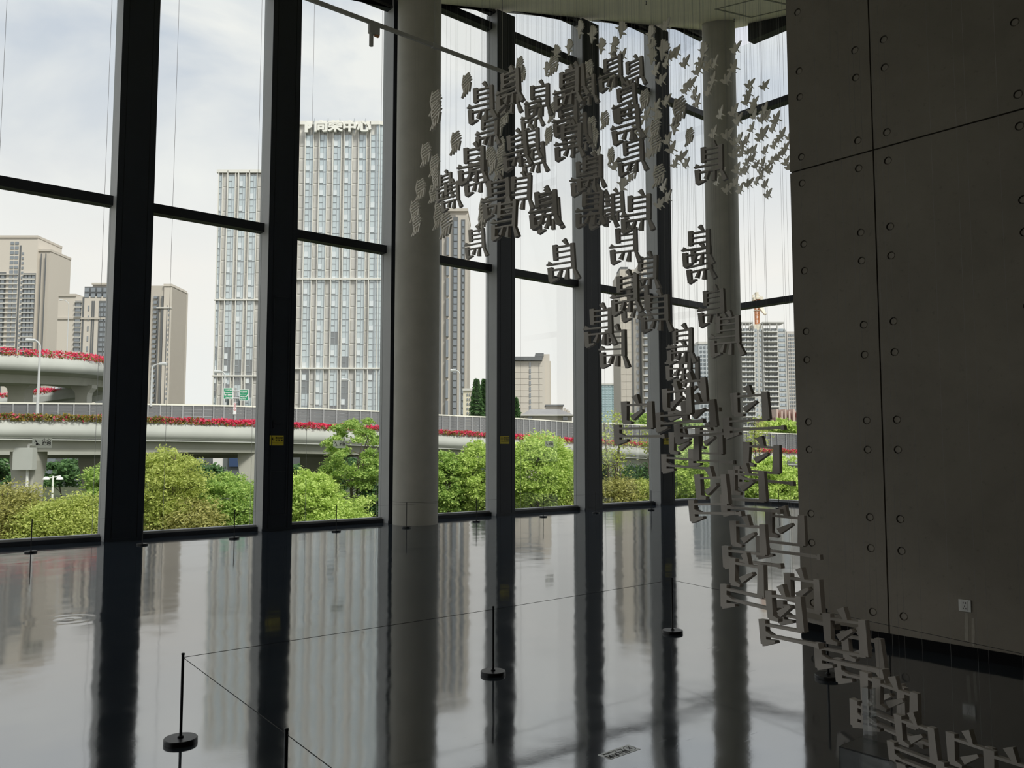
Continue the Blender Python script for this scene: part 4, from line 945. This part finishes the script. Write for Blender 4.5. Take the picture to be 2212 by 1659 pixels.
for k in range(20):
    y = 592 + k * 16.0
    t.px('window', M_WIN, 1377, 1382, y, y + 9, -.3, .3); t.px('window', M_WIN, 1392, 1402, y, y + 10, -2.7, -2.0); t.px('bay_sill', M_SLAB, 1389, 1404, y + 10.5, y + 13.5, -3.4, -2.0); t.px('window', M_WIN, 1412, 1428, y, y + 10, -2.6, -2.0)
t.many('dark_strips', M_DK, [(1368, 1371, 590, 990), (1384, 1388, 590, 990)], -.3, .2); t.many('panel_joints', M_BEIGE2, [(1344, 1368, y, y + .8) for y in np.arange(600, 900, 16)], -.05, .2)
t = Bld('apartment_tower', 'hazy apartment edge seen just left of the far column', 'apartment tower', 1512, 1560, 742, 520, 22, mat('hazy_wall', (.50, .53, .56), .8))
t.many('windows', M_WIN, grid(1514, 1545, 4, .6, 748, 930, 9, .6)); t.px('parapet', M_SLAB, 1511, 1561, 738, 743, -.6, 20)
# building under construction with crane
M_CONC2 = mat('new_concrete', (.50, .49, .47), .8, var=.06, scale=.05)
t = Bld('apartment_tower', 'unfinished grey apartment tower with balconies under the crane', 'apartment tower', 1590, 1704, 712, 460, 24, M_CONC2)
pt = 10.75; rws = [708 + k * pt for k in range(20)]
t.many('windows', refl_glass('pale_windows', (.30, .36, .42), .15), [(x0, x1, y + 2.2, y + 8) for y in rws for x0, x1 in ((1614, 1616.5), (1635, 1637), (1638, 1640), (1646, 1649), (1687, 1690), (1690.5, 1698), (1699, 1701.5))])
t.many('balcony_openings', M_DK, [(x0, x1, y + 1.5, y + 9) for y in rws for x0, x1 in ((1592, 1632), (1655, 1683))], -.15, .2)
t.many('balcony_slabs', mat('slab_white', (.72, .71, .68), .7), [(x0, x1, y + 8.4, y + 10.2) for y in rws for x0, x1 in ((1590, 1633), (1654, 1684))], -1.6, .2)
t.many('balcony_rails', M_POLE, [(x, x + .8, y + 5.4, y + 8.4) for y in rws for x in np.arange(1592, 1684, 3.2) if x < 1632 or x > 1655], -1.5, -1.2)
t.px('pilaster', M_CONC2, 1632.5, 1634.5, 704, 990, -.8, .2); t.px('pilaster', M_CONC2, 1652, 1654.5, 704, 990, -.8, .2); t.px('pilaster', M_CONC2, 1683.5, 1685.5, 704, 990, -.8, .2)
b = MB()
for x0, x1 in ((1608, 1632), (1653, 1700)):
    b.box(t.X(x0), t.X(x1), -.6, 8, t.zz(698.5), t.zz(695.5))
    for x in np.linspace(x0, x1 - 1, 4): b.box(t.X(x), t.X(x + 1), -.5, 0, t.zz(713), t.zz(697))
b.build('roof_frame', M_CONC2, t.root)
t.px('stair_core', mat('cream_core', (.72, .66, .55), .8), 1634, 1652, 700, 714, 1, 10)
M_CR = mat('crane_orange', (.62, .26, .12), .6); D_ = 475; p = P(1636, 704, D_)
cr = empty('tower_crane', p, RZF); tag(cr, 'orange and white tower crane above the unfinished building', 'crane'); u = D_ / FPX
b = MB(); hh = 58 * u; w_ = 3.6 * u
for sx_ in (-1, 1):
    for sy_ in (-1, 1): b.tube((sx_ * w_, sy_ * w_, -6), (sx_ * w_, sy_ * w_, hh), .35, n=4)
for k in range(12):
    z_ = k * hh / 12; s_ = 1 if k % 2 else -1
    b.tube((-w_ * s_, -w_, z_), (w_ * s_, -w_, z_ + hh / 12), .22, n=4); b.tube((-w_, -w_, z_), (w_, -w_, z_), .22, n=4); b.tube((-w_, w_ * s_, z_), (-w_, -w_ * s_, z_ + hh / 12), .22, n=4)
b.build('mast', M_CR, cr)
M_CRW = mat('crane_white', (.72, .66, .55), .6)
b = MB().box(-6.5 * u, 6.5 * u, -6 * u, 6 * u, 33 * u, 34 * u); b.box(-9 * u, -5 * u, -2, 2, 56 * u, 62 * u); b.box(6 * u, 12 * u, -2, 2, 54 * u, 63 * u); b.box(-6 * u, 6 * u, -2, 2, 58 * u, 62 * u); b.box(-3 * u, 3 * u, -1, 1, 62 * u, 74 * u); b.build('slewing_platform', M_CRW, cr)
b = MB(); b.tube((3 * u, 0, 47 * u), (15 * u, -3, 23 * u), 1.6, .8, n=4); b.build('jib', M_CRW, cr)
b = MB(); b.tube((-8 * u, 0, 60 * u), (-8 * u, 0, 68 * u), .4, n=4); b.tube((-8 * u, 0, 68 * u), (0, 0, 74 * u), .2, n=4); b.tube((0, 0, 74 * u), (10 * u, 0, 62 * u), .2, n=4); b.build('tie_bars', M_CRW, cr)
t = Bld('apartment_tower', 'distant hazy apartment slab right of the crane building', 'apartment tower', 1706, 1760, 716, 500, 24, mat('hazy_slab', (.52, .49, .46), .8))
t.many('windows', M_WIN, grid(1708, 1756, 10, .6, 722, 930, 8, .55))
M_PINK = mat('pinkish_brick', (.42, .29, .25), .8, var=.1, scale=.3)
t = Bld('brick_house', 'pinkish brown terraced block low beside the concrete wall', 'house', 1672, 1760, 902, 190, 14, M_PINK)
for k, x in enumerate((1676, 1686, 1694, 1702, 1712, 1724)): t.px('pier_strip', mat('pink_plaster', (.60, .46, .40), .8), x, x + 3.5, 884 + (k % 2) * 5, 990, -1.2, 6)
t.many('windows', M_WIN, grid(1680, 1750, 8, .5, 908, 940, 10, .6)); t.px('roof', mat('red_roof', (.36, .14, .12), .8), 1682, 1760, 893, 903, .5, 12)
# shop fronts under the deck, its shade put into their dark wall colour
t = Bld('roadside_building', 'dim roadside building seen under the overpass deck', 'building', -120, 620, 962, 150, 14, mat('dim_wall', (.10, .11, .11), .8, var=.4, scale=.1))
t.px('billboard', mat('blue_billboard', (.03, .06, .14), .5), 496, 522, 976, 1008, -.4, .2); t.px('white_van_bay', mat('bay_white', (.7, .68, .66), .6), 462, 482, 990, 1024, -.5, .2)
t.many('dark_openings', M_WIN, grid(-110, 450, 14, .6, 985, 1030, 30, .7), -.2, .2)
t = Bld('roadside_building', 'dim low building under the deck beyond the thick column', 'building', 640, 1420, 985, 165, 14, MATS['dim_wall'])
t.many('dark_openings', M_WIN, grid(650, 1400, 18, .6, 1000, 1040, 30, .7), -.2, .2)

# ---------------------------------------------------------------- trees
M_BARK = mat('bark', (.10, .08, .06), .9, var=.3, scale=4)
FOL = {'yg': foliage_mat('leaf_yellow_green', (.26, .34, .06), (.76, .80, .26)), 'g': foliage_mat('leaf_green', (.18, .34, .07), (.62, .76, .22)),
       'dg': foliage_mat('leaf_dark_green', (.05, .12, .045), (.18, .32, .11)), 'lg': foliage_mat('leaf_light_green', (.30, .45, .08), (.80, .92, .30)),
       'ol': foliage_mat('leaf_olive', (.22, .24, .07), (.66, .62, .22))}
def tree(name, label, x, ytop, D, wpx, fol, n, cat='tree', leaf=.13, stems=1, base=None, cone=False, droop=.5, seed=None, low=None, spread=1.0, clus=None, csz=.22):
    sd = seed if seed is not None else int(x * 7 + ytop); rg = np.random.default_rng(sd); u = D / FPX
    g = P(x, HOR, D); o = empty(name, (g.x, g.y, GZ)); tag(o, label, cat)
    H = ZP(ytop, D) - GZ; rad = wpx / 2 * u; leaf = (max(leaf, .0026 * D) if D > 90 else .0017 * D) if not cone else leaf; n = n if (D > 90 or cone) else int(n * 1.75); zl = (ZP(low, D) - GZ) if low else H * .22
    b = MB(); tips = []
    for s in range(stems):
        a0 = rg.uniform(0, 6.28); lean = rad * (.45 if stems > 1 else .12)
        p0 = Vector((math.cos(a0), math.sin(a0), 0)) * (.15 if stems > 1 else 0); p1 = Vector((math.cos(a0) * lean, math.sin(a0) * lean, H * rg.uniform(.78, .95)))
        r0 = .035 * H / 3 / (1.4 if stems > 1 else 1) + .03
        mid = (p0 + p1) / 2 + Vector((rg.normal() * .12, rg.normal() * .12, 0)) * rad
        b.tube(p0, mid, r0, r0 * .65, 7, False); b.tube(mid, p1, r0 * .65, r0 * .2, 6, False)
        for k in range(9 if not cone else 4):
            t_ = rg.uniform(.28, .95); q = p0.lerp(mid, t_ * 2) if t_ < .5 else mid.lerp(p1, t_ * 2 - 1)
            a1 = rg.uniform(0, 6.28); L = rad * rg.uniform(.5, .95) * (1.15 - t_ * .6)
            e = q + Vector((math.cos(a1) * L, math.sin(a1) * L, L * rg.uniform(.25, .9)))
            if e.z > H * .97: e.z = H * .97
            b.tube(q, e, r0 * .30, r0 * .07, 5, False); tips.append(e)
    b.build('trunk', M_BARK, o)
    C = []
    if cone:
        z = rg.uniform(0, 1, n) ** .8; a = rg.uniform(0, 6.28, n); r = rad * (1 - z) ** .8 * np.sqrt(rg.uniform(.25, 1, n)) * (1 + .25 * np.sin(z * 40 + a * 2))
        C = np.stack([r * np.cos(a), r * np.sin(a), zl + z * (H - zl)], 1)
    else:
        nc = clus or max(14, int(n / 95)); cs = []
        for k in range(nc):
            v = rg.normal(size=3); v /= np.linalg.norm(v); rr = rg.uniform(.35, 1.0) ** .5
            zc_ = (zl + H) / 2; hz = (H - zl) / 2
            cs.append((v[0] * rad * rr * spread, v[1] * rad * rr * spread, zc_ + v[2] * hz * rr * .93))
        cs = np.array(cs + [tuple(t_) for t_ in tips if t_.z > zl]); idx = rg.integers(0, len(cs), n)
        sg = csz * min(rad, (H - zl) / 2)
        off_ = rg.normal(size=(n, 3)) * np.array([sg, sg, sg * .45]); C = cs[idx] + off_
        C[:, 2] -= .25 * (off_[:, 0] ** 2 + off_[:, 1] ** 2) / max(sg, .01) * droop
    C = C[C[:, 2] > .1]
    tv = np.clip(rg.uniform(0, 1, len(C)) * .75 + (.25 * rg.uniform(0, 1, len(C))), 0, 1)
    f_ = link('foliage', leaf_mesh('foliage', C, leaf, FOL[fol], tv, .55, sd), None, o); f_['kind'] = 'stuff'
    return o
tree('bamboo_shrub', 'yellow-green bamboo clump at the far left below the first pane', 30, 1040, 45.2, 130, 'ol', 11050, 'shrub', .13, 5)
tree('bamboo_shrub', 'dense yellow-green shrub between pier and first mullion', 95, 1078, 44.9, 120, 'yg', 10200, 'shrub', .12, 5)
tree('bamboo_shrub', 'yellow-green shrub mass just left of the first mullion', 165, 1068, 45.8, 130, 'yg', 11900, 'shrub', .12, 5)
tree('leafy_tree', 'small green tree behind the shrub left of the first mullion', 215, 985, 50.3, 70, 'g', 5950, 'tree', .14)
tree('leafy_tree', 'bright yellow-green feathery tree right of the first mullion', 360, 960, 48.6, 165, 'yg', 17850, 'tree', .12, 4, csz=.115)
tree('leafy_tree', 'dark green spreading tree left of the vent mullion', 500, 1018, 50.9, 165, 'g', 16150, 'tree', .13, 2, csz=.115)
tree('bamboo_shrub', 'olive undergrowth at the foot of the feathery tree', 410, 1075, 48.3, 150, 'ol', 8500, 'shrub', .11, 4)
tree('leafy_tree', 'bushy green tree just right of the vent mullion', 668, 1008, 54.7, 130, 'lg', 12750, 'tree', .13, 2, csz=.115)
tree('leafy_tree', 'tall slim many-stemmed green tree left of the thick column', 765, 888, 57.6, 150, 'g', 13260, 'tree', .13, 4, csz=.09, clus=55, low=1075)
tree('bamboo_shrub', 'light green shrub below the tall slim tree', 725, 1078, 54.7, 150, 'lg', 10200, 'shrub', .11, 3)
tree('bamboo_shrub', 'dark green shrub at the foot of the thick column', 815, 1040, 57.8, 70, 'dg', 5950, 'shrub', .12, 3)
tree('leafy_tree', 'deep green tree close behind the thick column', 965, 965, 61.3, 100, 'g', 11050, 'tree', .13, 2, csz=.115)
tree('leafy_tree', 'fresh light green tree left of the fourth mullion', 1035, 945, 61.5, 110, 'lg', 12750, 'tree', .13, 2, csz=.115)
tree('leafy_tree', 'large yellow-green tree right of the fourth mullion', 1168, 930, 63.4, 165, 'lg', 19550, 'tree', .13, 3, csz=.115)
tree('bamboo_shrub', 'yellowish shrub at the foot of the fifth mullion', 1235, 1035, 63.9, 90, 'yg', 7140, 'shrub', .11, 3)
tree('bamboo_shrub', 'olive shrub right of the fifth mullion', 1330, 1025, 65.5, 110, 'ol', 8840, 'shrub', .11, 4)
tree('willow_sapling', 'thin sparse pale sapling before the overpass right of the fifth mullion', 1322, 880, 66.4, 80, 'yg', 714, 'tree', .07, 5, csz=.3, clus=40, low=1020)
tree('willow_sapling', 'thin leafless sapling left of the sixth mullion', 1405, 905, 67.8, 70, 'yg', 442, 'tree', .08, 4, csz=.2, clus=14, low=980)
tree('bamboo_shrub', 'mixed green shrub left of the sixth mullion', 1392, 1035, 65.9, 100, 'yg', 8160, 'shrub', .11, 4)
tree('bamboo_shrub', 'dark green shrub behind the olive shrubs', 1370, 1000, 68.8, 110, 'dg', 6800, 'shrub', .14, 3)
tree('leafy_tree', 'bright yellow-green tree between the sixth mullion and far column', 1490, 940, 68.2, 130, 'lg', 12750, 'tree', .13, 3, csz=.115)
tree('leafy_tree', 'bright yellow-green tree beyond the short glass wall', 1650, 985, 70.2, 120, 'lg', 13600, 'tree', .13, 3, csz=.115)
tree('leafy_tree', 'leafy tree partly hidden by the concrete wall end', 1735, 1000, 71.4, 120, 'lg', 10200, 'tree', .13, 2, csz=.115)
tree('willow_sapling', 'thin sparse sapling right of the far column', 1640, 890, 71.5, 50, 'yg', 442, 'tree', .08, 3, csz=.25, clus=25, low=990)
tree('conifer', 'dark green pointed conifer, the taller left one of two', 1029, 822, 170, 26, 'dg', 5200, 'conifer', .55, 1, cone=True, low=905)
tree('conifer', 'dark green pointed conifer close behind the mullion edge', 1046, 822, 172, 26, 'dg', 5200, 'conifer', .55, 1, cone=True, low=905)
tree('conifer', 'small dark conifer tip right of the fourth mullion', 1114, 862, 172, 20, 'dg', 2600, 'conifer', .5, 1, cone=True, low=910)
tree('round_tree', 'round green treetop above the noise barrier behind the plates', 1378, 893, 125, 80, 'g', 4000, 'tree', .32, 1, low=935)
tree('round_tree', 'green treetops above the barrier beside the concrete wall', 1690, 905, 135, 90, 'lg', 4500, 'tree', .34, 1, low=950)
tree('round_tree', 'green treetop above the barrier left of the far column', 1480, 905, 140, 70, 'g', 3000, 'tree', .34, 1, low=945)
k = 0
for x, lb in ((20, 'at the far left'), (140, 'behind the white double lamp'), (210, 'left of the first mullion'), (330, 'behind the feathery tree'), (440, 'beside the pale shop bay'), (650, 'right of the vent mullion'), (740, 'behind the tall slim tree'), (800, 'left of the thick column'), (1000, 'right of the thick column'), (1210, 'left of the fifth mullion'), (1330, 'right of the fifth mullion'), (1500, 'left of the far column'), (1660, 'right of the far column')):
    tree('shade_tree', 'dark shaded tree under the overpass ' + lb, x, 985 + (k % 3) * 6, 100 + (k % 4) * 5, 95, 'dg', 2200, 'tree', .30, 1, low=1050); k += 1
